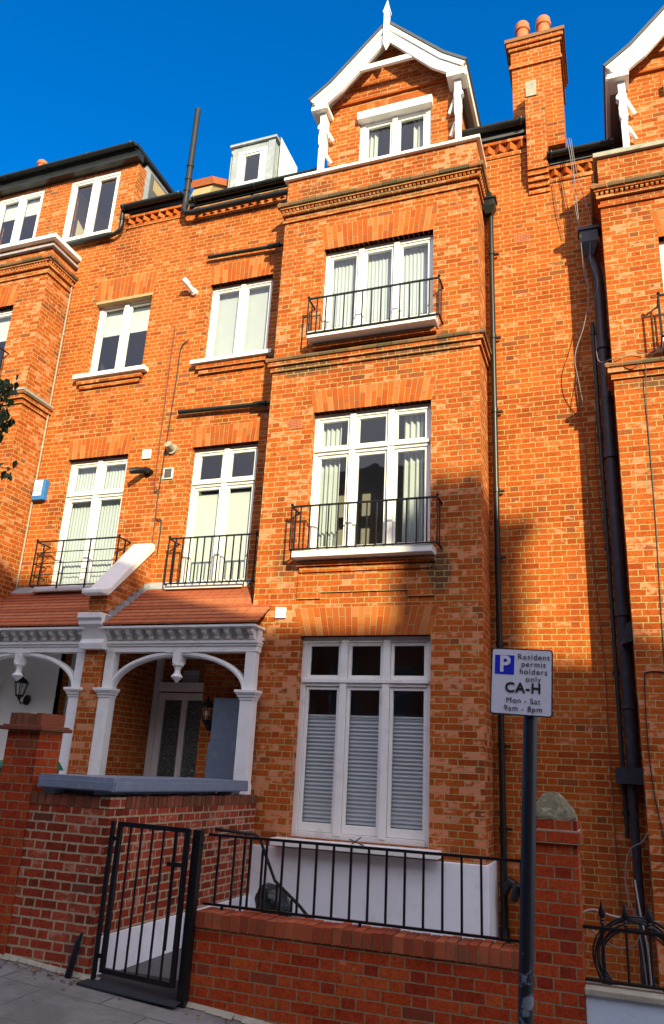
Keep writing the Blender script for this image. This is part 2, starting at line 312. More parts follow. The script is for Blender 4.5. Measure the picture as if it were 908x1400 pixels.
M['asphalt'] = ground_mat('asphalt', (.05, .05, .052), 1, 1, 30, False)
M['kerb'] = ground_mat('kerb_stone', (.22, .21, .20), .9, 50, 20)

# ------------------------------------------------------------------ levels
BY, MY = 8.95, 9.60            # face of the bays, face of the main walls
def gz(x): return -1.60 - .07*(x + 4.9)       # the pavement falls to the right
def slope_sheet(name, x0, x1, y0, y1, dz, mat, cross=0.0, kind='structure', thick=None):
    m = MB()
    if thick: m.hexa([(x0, y0, gz(x0)+dz-thick), (x1, y0, gz(x1)+dz-thick), (x1, y1, gz(x1)+dz-thick), (x0, y1, gz(x0)+dz-thick)], [(x0, y0, gz(x0)+dz+cross), (x1, y0, gz(x1)+dz+cross), (x1, y1, gz(x1)+dz), (x0, y1, gz(x0)+dz)])
    else: m.quad((x0, y0, gz(x0)+dz+cross), (x1, y0, gz(x1)+dz+cross), (x1, y1, gz(x1)+dz), (x0, y1, gz(x0)+dz))
    o = m.build(name, mat); o['kind'] = kind; return o
m = MB(); m.quad((-700, -700, gz(-700)-2), (700, -700, gz(700)-2), (700, 700, gz(700)-2), (-700, 700, gz(-700)-2)); g_ = m.build('ground', M['concrete']); g_['kind'] = 'structure'
slope_sheet('road', -45, 40, -5.4, 3.35, -.18, M['asphalt'])
slope_sheet('pavement', -45, 40, 3.55, 5.96, 0, M['paving'], -.05, thick=.3)
slope_sheet('kerb', -45, 40, 3.35, 3.546, -.045, M['kerb'], thick=.3)
slope_sheet('opposite_pavement', -45, 40, -8.4, -5.4, 0, M['paving'], thick=.3)
# lime and moss fillet at the foot of the garden walls
m = MB()
xs = [-5.6 + .08*i for i in range(70)]
for a, b in zip(xs, xs[1:]):
    if -4.08 < a < -3.2: continue
    w1, w2 = .03+.035*random.random(), .03+.035*random.random(); h = .02
    m.quad((a, 5.97-w1, gz(a)+.005), (b, 5.97-w2, gz(b)+.005), (b, 5.975, gz(b)+h+.015), (a, 5.975, gz(a)+h+.015))
o = m.build('mortar_fillet', M['cap_stone']); o['kind'] = 'structure'

# ------------------------------------------------------------------ building kit
def wall_y(m, x0, x1, z0, z1, yf, t, holes=()):
    """a wall facing the street with real openings, in strips between the openings"""
    xs = sorted({x0, x1} | {max(x0, min(x1, h[i])) for h in holes for i in (0, 1)})
    for a, b in zip(xs, xs[1:]):
        if b-a < 1e-4: continue
        hh = sorted((h[2], h[3]) for h in holes if h[0] <= a+1e-4 and h[1] >= b-1e-4)
        z = z0
        for h0, h1 in hh:
            if h0 > z: m.box(a, b, yf, yf+t, z, h0)
            z = h1
        if z1 > z: m.box(a, b, yf, yf+t, z, z1)
    return m
def arch(parent, x0, x1, z0, h, yf, lean=.07, n=None, label=None):
    n = n or round((x1-x0)/.077); k = MB(); mo = MB()
    W0, W1 = x1-x0, x1-x0+2*lean; xa, xb = x0, x0-lean
    mo.prism([(x0, z0+.002), (x1, z0+.002), (x1+lean, z0+h), (x0-lean, z0+h)], 'y', yf-.0015, yf+.09)
    for i in range(n):
        gp = .065
        f0, f1 = (i+gp)/n, (i+1-gp)/n
        cut = .66 if i % 2 else .34
        X = lambda f, q: (xa+W0*f)*(1-q) + (xb+W1*f)*q
        for q0, q1 in ((0.0, cut-.012), (cut+.012, .985)):
            j = random.uniform(.003, .007)
            k.prism([(X(f0, q0), z0+h*q0), (X(f1, q0), z0+h*q0), (X(f1, q1), z0+h*q1), (X(f0, q1), z0+h*q1)], 'y', yf-j, yf+.10)
    o = k.build('arch_bricks', M['arch'], parent); mo.build('arch_mortar', M['mortar'], o); return o
def curtain(x0, x1, z0, z1, y, amp=.012, wl=.058, pinch=0.0, seed=0):
    m = MB(); n = max(8, int((x1-x0)/.009)); rs = random.Random(seed); ph = rs.random()*6
    rows = [z0, z0+(z1-z0)*.33, z0+(z1-z0)*.66, z1-.03, z1]; V = []
    for j, z in enumerate(rows):
        for i in range(n+1):
            f = i/n; x = x0+(x1-x0)*f; am = amp*(1-.5*j/4)
            yy = y + am*math.sin(2*math.pi*(x-x0)/wl+ph+.5*math.sin(x*9+j*.4)) + .3*am*math.sin(37*x+ph+j)
            V.append((x, yy, z))
    m.v = V; m.f = [(j*(n+1)+i, j*(n+1)+i+1, (j+1)*(n+1)+i+1, (j+1)*(n+1)+i) for j in range(len(rows)-1) for i in range(n)]
    return m
def pleated(x0, x1, z0, z1, y, p=.045):
    m = MB(); n = int((z1-z0)/p); V = []
    for i in range(2*n+1):
        z = z0+(z1-z0)*i/(2*n); yy = y-(.018 if i % 2 else 0); V += [(x0, yy, z), (x1, yy, z)]
    m.v = V; m.f = [(2*i, 2*i+1, 2*i+3, 2*i+2) for i in range(2*n)]
    m.box(x0, x1, y-.022, y+.012, z1-.004, z1+.018); return m
def window(house, x0, x1, z0, z1, yf, cols, tz=None, setb=.10, fill='net', sill=None, deep=1.3, seed=0, botrail=.05, room=None, fillz=None, name='window', fo=.062, mw=.085):
    yo = yf+setb; F = MB(); G = MB()
    F.box(x0-.03, x0+fo, yo, yo+.10, z0, z1); F.box(x1-fo, x1+.03, yo, yo+.10, z0, z1)
    F.box(x0+fo, x1-fo, yo, yo+.10, z1-fo*1.1, z1); F.box(x0+fo, x1-fo, yo-.012, yo+.11, z0, z0+fo)
    cw = (x1-x0-2*fo-(cols-1)*mw)/cols
    zr = [(z0+fo, z1-fo*1.1)] if tz is None else [(z0+fo, tz-.045), (tz+.045, z1-fo*1.1)]
    if tz is not None:
        F.box(x0+fo, x1-fo, yo-.006, yo+.10, tz-.045, tz+.045); F.box(x0+fo*.5, x1-fo*.5, yo-.035, yo-.007, tz-.005, tz+.040)
    L = []
    for i in range(cols):
        a = x0+fo+i*(cw+mw)
        if i: F.box(a-mw, a, yo-.022, yo+.10, z0+fo*.6, z1-fo*.6)
        for zi, (c, d) in enumerate(zr):
            br = botrail if zi == 0 else .045; s = .042
            ys = yo+.018
            F.box(a+.004, a+s, ys, ys+.05, c+.004, d-.004); F.box(a+cw-s, a+cw-.004, ys, ys+.05, c+.004, d-.004)
            F.box(a+s, a+cw-s, ys, ys+.05, d-s, d-.004); F.box(a+s, a+cw-s, ys, ys+.05, c+.004, c+br)
            G.box(a+s-.004, a+cw-s+.004, ys+.022, ys+.027, c+br-.004, d-s+.004); L.append((a+s, a+cw-s, c+br, d-s))
    fr = F.build(name, M['white'], house, bevel=.004)
    G.build('glass', M['glass'], fr)
    yc = yo+.15
    if fill == 'net': curtain(x0+.02, x1-.02, z0+.03, z1-.02, yc, seed=seed).build('net_curtain', M['net'], fr, True)
    elif fill == 'sides':
        w = (x1-x0)
        a = curtain(x0+.03, x0+w*.21, z0+.05, z1-.03, yc, .03, .07, seed=seed); b = curtain(x1-w*.26, x1-w*.07, z0+.05, z1-.03, yc+.02, .035, .08, seed=seed+1)
        n = len(a.v); a.v += b.v; a.f += [tuple(i+n for i in f) for f in b.f]; a.build('curtain', M['cream'], fr, True)
    elif fill == 'pleat':
        P = MB()
        for a, b, c, d in L:
            if c < fillz:
                q = pleated(a-.01, b+.01, c-.01, fillz, yc-.04); n = len(P.v); P.v += q.v; P.f += [tuple(i+n for i in f) for f in q.f]
        P.build('pleated_blind', M['pleat'], fr)
    elif fill == 'roller':
        P = MB().box(x0+.02, x1-.02, yc-.03, yc-.027, fillz, z1-.02); P.box(x0+.02, x1-.02, yc-.037, yc-.020, fillz-.02, fillz+.001); P.build('roller_blind', M['blindcream'], fr)
    elif fill == 'full':
        P = MB(); n = int((z1-z0)/.025)
        for i in range(n): zz = z0+(z1-z0)*(i+.5)/n; P.hexa([(x0+.02, yc-.01, zz-.014), (x1-.02, yc-.01, zz-.014), (x1-.02, yc-.007, zz-.014), (x0+.02, yc-.007, zz-.014)], [(x0+.02, yc-.02, zz+.011), (x1-.02, yc-.02, zz+.011), (x1-.02, yc-.017, zz+.011), (x0+.02, yc-.017, zz+.011)])
        P.build('slatted_blind', M['blind'], fr)
    elif fill == 'lower':
        P = MB().box(x0+.02, x1-.02, yc-.03, yc-.027, z0, fillz); P.build('roller_blind', M['blindcream'], fr)
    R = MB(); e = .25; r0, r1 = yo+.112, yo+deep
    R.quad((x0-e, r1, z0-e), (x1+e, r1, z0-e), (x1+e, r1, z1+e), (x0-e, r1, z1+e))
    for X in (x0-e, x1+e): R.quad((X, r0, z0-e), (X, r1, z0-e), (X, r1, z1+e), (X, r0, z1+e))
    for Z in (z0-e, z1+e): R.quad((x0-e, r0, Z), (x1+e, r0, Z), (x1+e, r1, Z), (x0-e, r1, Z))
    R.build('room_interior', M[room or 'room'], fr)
    if sill:
        pr, th, ov = sill[:3]
        SB = MB().box(x0-ov, x1+ov, yf-pr, yo+.01, z0-th-.012, z0-.012); SB.build('window_sill', M['white'], fr, bevel=.006)
    return fr
def under_sill(house, x0, x1, z, yf, n=2):
    m = MB()
    for i in range(n): m.box(x0+.04*i, x1-.04*i, yf-.085+.038*i, yf+.02, z-.075*(i+1)+.006, z-.075*i-.006)
    m.box(x0+.05, x1-.05, yf-.01, yf+.03, z-.075*n, z)
    return m.build('sill_corbel', M['brick_bay'], house)
def balcony(house, x0, x1, yf, yb, z0, z1, n, horiz=False):
    m = MB(); r = .008
    for z, h in ((z1, .010), (z0, .008)): m.box(x0, x1, yf-.014, yf+.014, z-h, z+h)
    for X in (x0, x1):
        for z in (z1, z0): m.box(X-.012, X+.012, yf+.015, yb+.01, z-.008, z+.008)
        for y in (yf, yf+(yb-yf)*.55): m.box(X-r, X+r, y-r, y+r, z0, z1)
        m.lathe(X, yf, [(.002, z1+.055), (.018, z1+.04), (.022, z1+.025), (.010, z1+.01)][::-1], 8)
    if horiz:
        for i in range(1, 4): m.box(x0, x1, yf-.006, yf+.006, z0+(z1-z0)*i/4-.006, z0+(z1-z0)*i/4+.006)
        for i in range(1, 3): X = x0+(x1-x0)*i/3; m.box(X-.010, X+.010, yf-.008, yf+.008, z0-.05, z1)
        for i in range(1, 4):
            for X in (x0, x1): m.box(X-.006, X+.006, yf, yb, z0+(z1-z0)*i/4-.006, z0+(z1-z0)*i/4+.006)
    else:
        for i in range(1, n): X = x0+(x1-x0)*i/n; m.box(X-r, X+r, yf-r, yf+r, z0, z1)
    return m.build('balcony_railing', M['black'], house)
def band(m, x0, x1, yf, yb, z0, z1, p): return m.box(x0-p, x1+p, yf-p, yb, z0, z1)
def roll_course(m, x0, x1, yf, yb, z, r, p, L=.215):
    n = round((x1-x0+2*p)/L); l = (x1-x0+2*p)/n
    def seg(a, b): m.tube([a, b], r, 8)
    for i in range(n):
        a = x0-p+l*i; seg((a+.004, yf-p+r, z), (a+l-.004, yf-p+r, z))
    for X in (x0-p+r, x1+p-r):
        k = max(1, round((yb-yf+p)/L)); q = (yb-yf+p)/k
        for i in range(k): a = yf-p+q*i; seg((X, a+.004, z), (X, a+q-.004, z))
def bay(house, x0, x1, zc, dz, ztop, zbot, wins, low_mat, zs=5.66, zsoff=0, cheap=False):
    """projecting two-sided bay: wall, cornice, string course, coping"""
    m = MB(); wall_y(m, x0, x1, zbot, ztop, BY, .22, wins)
    m.box(x0, x0+.22, BY+.22, MY+.05, zbot, ztop); m.box(x1-.22, x1, BY+.22, MY+.05, zbot, ztop)
    m.box(x0+.22, x1-.22, BY+.22, MY+.05, ztop-.2, ztop-.01)
    w = m.build('bay_wall', M['brick_bay'], house)
    c = MB(); s = MB(); zc0 = zc
    roll_course(c, x0, x1, BY, MY, zc0, .045, .115)
    c2 = MB(); band(c2, x0, x1, BY, MY, zc0-.065, zc0-.030, .072); band(c2, x0, x1, BY, MY, zc0-.165, zc0-.125, .045)
    band(c2, x0, x1, BY, MY, zc0-.30, zc0-.255, .030); band(c2, x0, x1, BY, MY, zc0-.125, zc0-.065, .012)
    n = int((x1-x0+.1)/.062)
    for i in range(n): X = x0-.05+.062*i; c2.box(X, X+.036, BY-.055, BY, zc0-.118, zc0-.068)
    for i in range(10): Y = BY-.04+.062*i; c2.box(x1+.01, x1+.055, Y, Y+.036, zc0-.118, zc0-.068)
    co = c.build('cornice', M['mould'], house, True); c2.build('dentil_course', M['brick_bay'], co)
    # string course, weathered moulded brick
    z = zs+zsoff
    roll_course(s, x0, x1, BY, MY, z-.03, .035, .095)
    s2 = MB(); band(s2, x0, x1, BY, MY, z-.125, z-.062, .062); band(s2, x0, x1, BY, MY, z-.205, z-.135, .028)
    so_ = s.build('string_course', M['mould'], house, True); s2.build('moulded_brick', M['brick_bay'], so_)
    return w
def gutter(house, x0, x1, y, z, r=.06, ends=True, drop=None):
    m = MB(); n = 7; V = []
    for X in (x0, x1):
        for k in (1.0, .86):
            V += [(X, y+r*k*math.cos(math.pi+math.pi*i/n), z+r*k*math.sin(math.pi+math.pi*i/n)) for i in range(n+1)]
    q = n+1; m.v = V
    m.f = [(i, i+1, 2*q+i+1, 2*q+i) for i in range(n)] + [(q+i, q+i+1, 3*q+i+1, 3*q+i) for i in range(n)] + [(0, q, 3*q, 2*q), (n, q+n, 3*q+n, 2*q+n)]
    for X in (x0, x1): m.prism([(y+r*.93*math.cos(math.pi+math.pi*i/n), z+r*.93*math.sin(math.pi+math.pi*i/n)) for i in range(n+1)], 'x', X-.004, X+.004)
    k = max(1, round((x1-x0)/1.1))
    for i in range(k+1):
        X = x0+.06+(x1-x0-.12)*i/k
        m.tube([(X, y+(r+.010)*math.cos(math.pi+math.pi*j/8), z+(r+.010)*math.sin(math.pi+math.pi*j/8)) for j in range(9)], .016, 6)
    m.box(x0, x1, y+r*.9, y+r*.9+.03, z-.09, z+.02)
    return m.build('gutter', M['gutter'], house)
def dogtooth(house, x0, x1, yf, z0, z1):
    m = MB(); m2 = MB(); n = max(2, round((x1-x0)/.155)); l = (x1-x0)/n
    for i in range(n):
        a = x0+l*i; m.prism([(a+.006, yf), (a+l*.5, yf-.075), (a+l-.006, yf)], 'z', z0+.055, z1-.05)
    m2.box(x0, x1, yf-.02, yf+.05, z0-.03, z0+.05); m2.box(x0, x1, yf-.075, yf+.05, z1-.048, z1)
    o = m.build('dogtooth_course', M['arch'], house); m2.build('corbel_course', M['brick'], o); return o
def downpipe(house, x, y, z0, z1, r=.04, mat='gutter', clips=2.0, extra=None, name='downpipe'):
    m = MB().tube([(x, y, z1), (x, y, z0)], r, 12)
    z = z1-.15
    while z > z0+.1:
        m.tube([(x, y, z+.04), (x, y, z-.04)], r*1.28, 12); m.box(x-r*1.9, x+r*1.9, y+.01, y+.03, z-.018, z+.018); z -= clips
    for pts, rr in (extra or []): m.tube(pts, rr, 10)
    return m.build(name, M[mat], house, True)
def hopper(m, x, y, z, w=.11, h=.26):
    m.hexa([(x-w*.45, y-w*.5, z), (x+w*.45, y-w*.5, z), (x+w*.45, y+.06, z), (x-w*.45, y+.06, z)], [(x-w, y-w, z+h*.45), (x+w, y-w, z+h*.45), (x+w, y+.07, z+h*.45), (x-w, y+.07, z+h*.45)])
    m.box(x-w, x+w, y-w, y+.07, z+h*.45, z+h*.9); m.box(x-w-.02, x+w+.02, y-w-.02, y+.07, z+h*.9, z+h); return m
def roof(house, x0, x1, y0, z0, y1, z1, mat='slate'):
    m = MB(); m.prism([(y0, z0), (y1, z1), (2*y1-y0, z0), (2*y1-y0, z0-.06), (y1, z1-.07), (y0, z0-.06)], 'x', x0, x1)
    return m.build('roof', M[mat], house)
def gable_dormer(house, ox, oz, full=True):
    """brick gabled dormer with white bargeboards behind the bay parapet; ox, oz shift it from the middle house"""
    P = lambda x, z: (x+ox, z+oz)
    cx, az, ez, lx, rx = -2.825, 11.68, 10.42, -4.10, -1.55
    # brick front and cheeks
    yf = 9.20; m = MB(); x0, x1 = -3.86+ox, -1.74+ox; wx0, wx1, wz0, wz1 = -3.33+ox, -2.15+ox, 8.98+oz, 10.17+oz
    wall_y(m, x0, x1, 8.75+oz, 10.5+oz, yf, .2, [(wx0, wx1, wz0, wz1)])
    m.prism([(x0, 10.5+oz), (x1, 10.5+oz), (cx+ox+.02, 11.62+oz), (cx+ox-.02, 11.62+oz)], 'y', yf, yf+.2)
    m.box(x0, x0+.2, yf+.2, 12.2, 8.75+oz, 10.45+oz); m.box(x1-.2, x1, yf+.2, 12.2, 8.75+oz, 10.45+oz)
    w = m.build('dormer_wall', M['brick_bay'], house)
    k = MB(); n = 17
    for i in range(n): X = wx0-.05+(wx1-wx0+.1)*i/n; k.box(X+.004, X+(wx1-wx0+.1)/n-.004, yf-.006, yf+.05, wz1+.012, wz1+.23)
    k.box(x0+.1, x1-.1, yf-.045, yf+.02, wz1+.29, wz1+.325)
    k.build('dormer_arch', M['arch'], w)
    wn = window(house, wx0+.03, wx1-.03, wz0+.02, wz1-.13, yf, 2, None, .03, 'sides', None, 1.1, 5, name='dormer_window', room='dark_room')
    L = MB().box(wx0-.02, wx1+.03, yf-.10, yf+.06, wz1-.15, wz1+.005); L.build('lintel_board', M['white'], wn, bevel=.006)
    # roof with a slight kick at the eaves
    def slab(side, y0, y1, t0, t1, cut=0):
        ex = lx if side < 0 else rx; kx = cx+(ex-cx)*.72; kz = az-(az-ez)*.78
        pts = [(cx, az), (kx, kz), (ex, ez)]
        nx = side*.66
        top = [(p[0]+nx*t1, p[1]+.75*t1) for p in pts]; bot = [(p[0]+nx*t0, p[1]+.75*t0) for p in pts]
        top[0] = (cx, az+t1*1.33); bot[0] = (cx, az+t0*1.33)
        return [P(*q) for q in top+bot[::-1]]
    R = MB()
    for s in (-1, 1): R.prism(slab(s, 0, 0, .0, .045), 'y', 8.86, 12.3)
    rf = R.build('dormer_roof', M['slate'], house)
    R = MB()
    for s in (-1, 1): R.prism(slab(s, 0, 0, -.045, -.002), 'y', 8.90, 12.25)
    R.build('soffit', M['white'], rf)
    B = MB()
    for s in (-1, 1): B.prism(slab(s, 0, 0, -.27, -.003), 'y', 8.90, 8.955); B.prism(slab(s, 0, 0, -.09, -.003), 'y', 8.875, 8.899)
    for s, ex in ((-1, lx), (1, rx)):
        a = ex+.02 if s < 0 else ex-.30; B.box(a+ox, a+.28+ox, 8.902, 9.2, ez-.20+oz, ez-.12+oz)
        B.box(ex-(.0 if s < 0 else .05)+ox, ex+(.05 if s < 0 else .0)+ox, 8.96, 12.0, ez-.17+oz, ez+.01+oz)
    B.box(-3.36+ox, -2.29+ox, 8.915, 8.965, 10.83+oz, 10.93+oz)
    bb = B.build('bargeboard', M['white'], house, bevel=.004)
    Fn = MB(); Fn.prism([P(cx-.045, 11.20), P(cx+.045, 11.20), P(cx+.045, 11.88), P(cx-.045, 11.88)], 'y', 8.82, 8.90)
    Fn.hexa([(cx-.045+ox, 8.82, 11.20+oz), (cx+.045+ox, 8.82, 11.20+oz), (cx+.045+ox, 8.90, 11.20+oz), (cx-.045+ox, 8.90, 11.20+oz)], [(cx-.004+ox, 8.855, 11.06+oz), (cx+.004+ox, 8.855, 11.06+oz), (cx+.004+ox, 8.865, 11.06+oz), (cx-.004+ox, 8.865, 11.06+oz)])
    Fn.box(cx-.06+ox, cx+.06+ox, 8.81, 8.91, 11.85+oz, 11.90+oz)
    Fn.hexa([(cx-.055+ox, 8.815, 11.9+oz), (cx+.055+ox, 8.815, 11.9+oz), (cx+.055+ox, 8.905, 11.9+oz), (cx-.055+ox, 8.905, 11.9+oz)], [(cx-.004+ox, 8.855, 12.16+oz), (cx+.004+ox, 8.855, 12.16+oz), (cx+.004+ox, 8.865, 12.16+oz), (cx-.004+ox, 8.865, 12.16+oz)])
    Fn.build('finial', M['white'], bb, bevel=.003)
    for bx, s in ((-3.90, 1), (-1.70, -1)):
        K = MB()
        prof = [(-.045, 10.24), (.055, 10.24), (.050, 10.02), (.085, 9.98), (.090, 9.93), (.045, 9.90), (.065, 9.76), (.060, 9.62), (.035, 9.55), (.050, 9.50), (.050, 8.98), (-.035, 8.98), (-.035, 9.52), (-.05, 9.6), (-.040, 9.86), (-.055, 9.9), (-.055, 9.98), (-.045, 10.02)]
        K.prism([P(bx+s*a*(-1), b) for a, b in prof], 'y', 9.0, 9.09)
        K.box(bx-.04+ox, bx+.04+ox, 9.09, 9.19, 9.5+oz, 10.2+oz)
        K.tube([(bx+s*.03+ox, 9.05, 9.95+oz), (bx+s*.15+ox, 9.14, 9.72+oz)], .022, sq=True); K.tube([(bx+s*.03+ox, 9.05, 9.45+oz), (bx+s*.13+ox, 9.14, 9.28+oz)], .022, sq=True)
        K.build('bracket', M['white'], bb, bevel=.004)
def chim_pot(m, x, y, z, h=.36, r=.105):
    m.lathe(x, y, [(r*.92, z), (r*.92, z+.05), (r*.82, z+.07), (r*.80, z+h*.62), (r*.98, z+h*.66), (r*1.0, z+h*.78), (r*.88, z+h*.80), (r*.92, z+h*.95), (r*.8, z+h), (r*.6, z+h-.01), (r*.6, z+h*.7)], 16)
def porch(house, x0, x1, wing_right, inner_mat, mirror):
    """white timber porch front with elliptical arch between two posts, modillion cornice and clay tiled lean-to"""
    yf, yb = 8.75, 8.89; w = .175; F = MB()
    cx = (x0+x1)/2
    for a in (x0, x1-w):
        F.box(a, a+w, yf, yb, -.29, .80); F.box(a+.02, a+w-.02, yf+.012, yb, .80, 1.40)
        F.box(a-.012, a+w+.012, yf-.012, yb, -.29, -.18)
        for i, (p, zz, h) in enumerate(((.012, .80, .035), (.03, .835, .03), (.045, .865, .02), (.06, .885, .035))): F.box(a-p, a+w+p, yf-p, yb, zz, zz+h)
    F.box(x0, x1, yf+.005, yb, 1.395, 1.47)
    F.box(x0-.01, x1+.01, yf-.015, yb, 1.47, 1.50); F.box(x0-.02, x1+.02, yf-.035, yb, 1.50, 1.535)
    F.box(x0, x1, yf+.02, yb, 1.535, 1.72); F.box(x0-.03, x1+.03, yf-.17, yb, 1.685, 1.715)
    fr = F.build('porch_frame', M['white'], house, bevel=.004)
    A = MB(); N = 28
    sp, rise = (x1-x0)/2-w, .44
    for i in range(N):
        t0, t1 = math.pi*i/N, math.pi*(i+1)/N
        q = lambda t, e: (cx-(sp+e)*math.cos(t), .905+(rise+e)*math.sin(t))
        A.prism([q(t0, 0), q(t1, 0), q(t1, .062), q(t0, .062)], 'y', yf+.025, yb-.02)
        A.prism([q(t0, .018), q(t1, .018), q(t1, .045), q(t0, .045)], 'y', yf+.010, yf+.0248)
    A.build('arch_rib', M['white'], fr)
    P = MB(); P.box(cx-.055, cx+.055, yf-.015, yb, 1.25, 1.42); P.box(cx-.19, cx+.19, yf-.004, yb, 1.385, 1.40)
    P.lathe(cx, (yf+yb)/2-.02, [(.075, 1.25), (.078, 1.225), (.05, 1.20), (.038, 1.16), (.045, 1.12), (.078, 1.085), (.078, 1.075), (.0, 1.00)], 8)
    P.build('pendant', M['white'], fr)
    n = 14
    for i in range(n):
        D = MB(); X = x0+.03+(x1-x0-.06-.07)*i/(n-1)
        D.prism([(yf+.02, 1.55), (yf-.03, 1.555), (yf-.045, 1.585), (yf-.03, 1.605), (yf-.06, 1.615), (yf-.115, 1.635), (yf-.12, 1.685), (yf+.02, 1.685)], 'x', X, X+.062)
        D.build('modillion', M['white'], fr, bevel=.003)
    T = MB(); n = 12; ya, za, yc, zc = yf-.185, 1.735, MY, 2.50
    for i in range(n):
        f0, f1 = i/n, (i+1.25)/n if i < n-1 else 1.0
        Y0, Z0, Y1, Z1 = ya+(yc-ya)*f0, za+(zc-za)*f0, ya+(yc-ya)*f1, za+(zc-za)*f1
        def xe(Y):
            if Y < BY-.02: return x1+.06
            return -4.42-.38*max(0, (Y-BY))/.65
        if mirror: xa = -9.27+.06 if Y0 < BY-.02 else -8.94; xb = x1+.06; xa2 = xa
        else: xa = xa2 = x0-.05; xb = xe(Y0)
        xb2 = xb if (mirror or Y0 < BY-.02) else xe(Y1)
        T.hexa([(xa, Y0, Z0-.004), (xb, Y0, Z0-.004), (xb2, Y1, Z1-.022), (xa2, Y1, Z1-.022)], [(xa, Y0-.004, Z0+.020), (xb, Y0-.004, Z0+.020), (xb2, Y1, Z1+.004), (xa2, Y1, Z1+.004)])
    if not mirror:
        T.quad((-4.40, BY+.01, 1.96), (-4.40, MY, 1.96), (-4.80, MY, 2.49))
    tl = T.build('porch_roof', M['tile'], fr)
    C = MB().box(x0, x1, yb, 10.0, 1.56, 1.60); C.build('ceiling', M['white'], fr)
    Lf = MB().hexa([(x0-.03, MY-.10, 2.43), ((-4.78 if not mirror else x1), MY-.10, 2.43), ((-4.78 if not mirror else x1), MY, 2.50), (x0-.03, MY, 2.50)], [(x0-.03, MY-.10, 2.45), ((-4.78 if not mirror else x1), MY-.10, 2.45), ((-4.78 if not mirror else x1), MY, 2.56), (x0-.03, MY, 2.56)])
    Lf.build('lead_flashing', M['lead'], fr)
    return fr

# ================================================================= the middle house
H2 = thing('brick_house', 'orange brick house in the middle with white gabled dormer over its full-height square bay', 'house', (-3.5, 9.6, -1.8), 'red brick houses of the terrace')
W3 = (-3.71, -2.04, 5.92, 7.46); W2 = (-3.72, -2.05, 2.69, 4.74); W1 = (-3.70, -2.03, -.72, 1.62)
R3 = (-6.02, -4.86, 6.24, 7.72); R2 = (-6.00, -4.86, 2.49, 4.72)
PH = (-6.45, -5.37, -1.2, 1.80)
m = MB(); wall_y(m, -6.61, -4.40, -3.3, 9.42, MY, .25, [R3, R2, PH]); wall_y(m, -4.40, -.60, -3.3, 9.42, MY, .25, [(-4.15, -1.66, -2.0, 8.6)])
m.box(-6.61, -6.40, 10.3, 16.5, -3.3, 9.3); m.box(-.80, -.60, MY+.25, 16.5, -3.3, 9.3); m.box(-6.40, -.80, 16.3, 16.5, -3.3, 9.3); m.box(-6.4, -.8, 12.0, 12.1, -3.3, 9.3)
m.box(-6.61, -6.48, MY-.60, MY, -1.2, 1.60); m.box(-6.47, -4.4, 10.1, 10.3, -1.2, 1.9) ; m.box(-6.61, -6.45, MY+.25, 10.1, -1.2, 1.9)
mw_ = m.build('wall', M['brick'], H2)
bay(H2, -4.40, -1.41, 8.38, 0, 8.90, -.84, [W3, W2, W1], M['brick_bay'])
m = MB(); m.box(-4.42, -1.385, BY-.025, MY, -3.2, -.84); m.box(-4.36, -1.36, BY-.035, BY, -1.62, -1.60); m.build('rendered_basement_wall', M['render'], H2, bevel=.008)
m = MB(); m.box(-4.46, -1.35, BY-.06, MY-.05, 8.90, 8.955); m.build('parapet_coping', M['white'], H2, bevel=.006)
window(H2, *W3, BY, 3, None, fill='net', sill=(.24, .10, .09), seed=3)
window(H2, *W2, BY, 3, 4.17, fill='sides', sill=(.24, .09, .08), seed=8, botrail=.07, room='room')
window(H2, *W1, BY, 3, 1.06, fill='pleat', fillz=.66, sill=(.20, .08, .14), botrail=.10, seed=2)
window(H2, *R3, MY, 2, None, fill='full', sill=(.13, .07, .14))
window(H2, *R2, MY, 2, 4.12, fill='lower', fillz=4.0, sill=(.22, .08, .05))
arch(H2, W3[0], W3[1], W3[3], .42, BY); arch(H2, W2[0], W2[1], W2[3], .34, BY); arch(H2, W1[0], W1[1], W1[3], .36, BY, .11)
arch(H2, R3[0], R3[1], R3[3], .38, MY, .04); arch(H2, R2[0], R2[1], R2[3], .34, MY, .04)
under_sill(H2, W3[0]-.06, W3[1]+.06, 5.80, BY, 1); under_sill(H2, W2[0]-.08, W2[1]+.08, 2.58, BY); under_sill(H2, R3[0]-.05, R3[1]+.03, 6.14, MY)
m = MB(); m.box(-3.78, -1.98, BY-.022, BY+.02, 2.17, 2.49); m.box(-3.50, -2.28, BY-.020, BY+.02, 2.17, 2.18); m.box(-3.78, -3.46, BY-.0225, BY+.02, 2.09, 2.168); m.box(-2.32, -1.98, BY-.0225, BY+.02, 2.09, 2.168)
m.build('brick_apron', M['brick_bay'], H2)
balcony(H2, -3.80, -1.90, 8.70, BY, 5.87, 6.44, 14); balcony(H2, -3.83, -1.905, 8.70, BY, 2.69, 3.27, 15); balcony(H2, -6.03, -4.62, 9.32, MY, 2.46, 3.14, 12)
gable_dormer(H2, 0, 0)
gutter(H2, -6.50, -4.06, 9.44, 9.50, .065); gutter(H2, -1.78, -.74, 9.42, 9.56, .07)
dogtooth(H2, -6.52, -4.42, MY, 9.17, 9.38); dogtooth(H2, -1.40, -.74, MY, 9.12, 9.36)
roof(H2, -6.61, -.76, 9.50, 9.46, 13.0, 11.9)
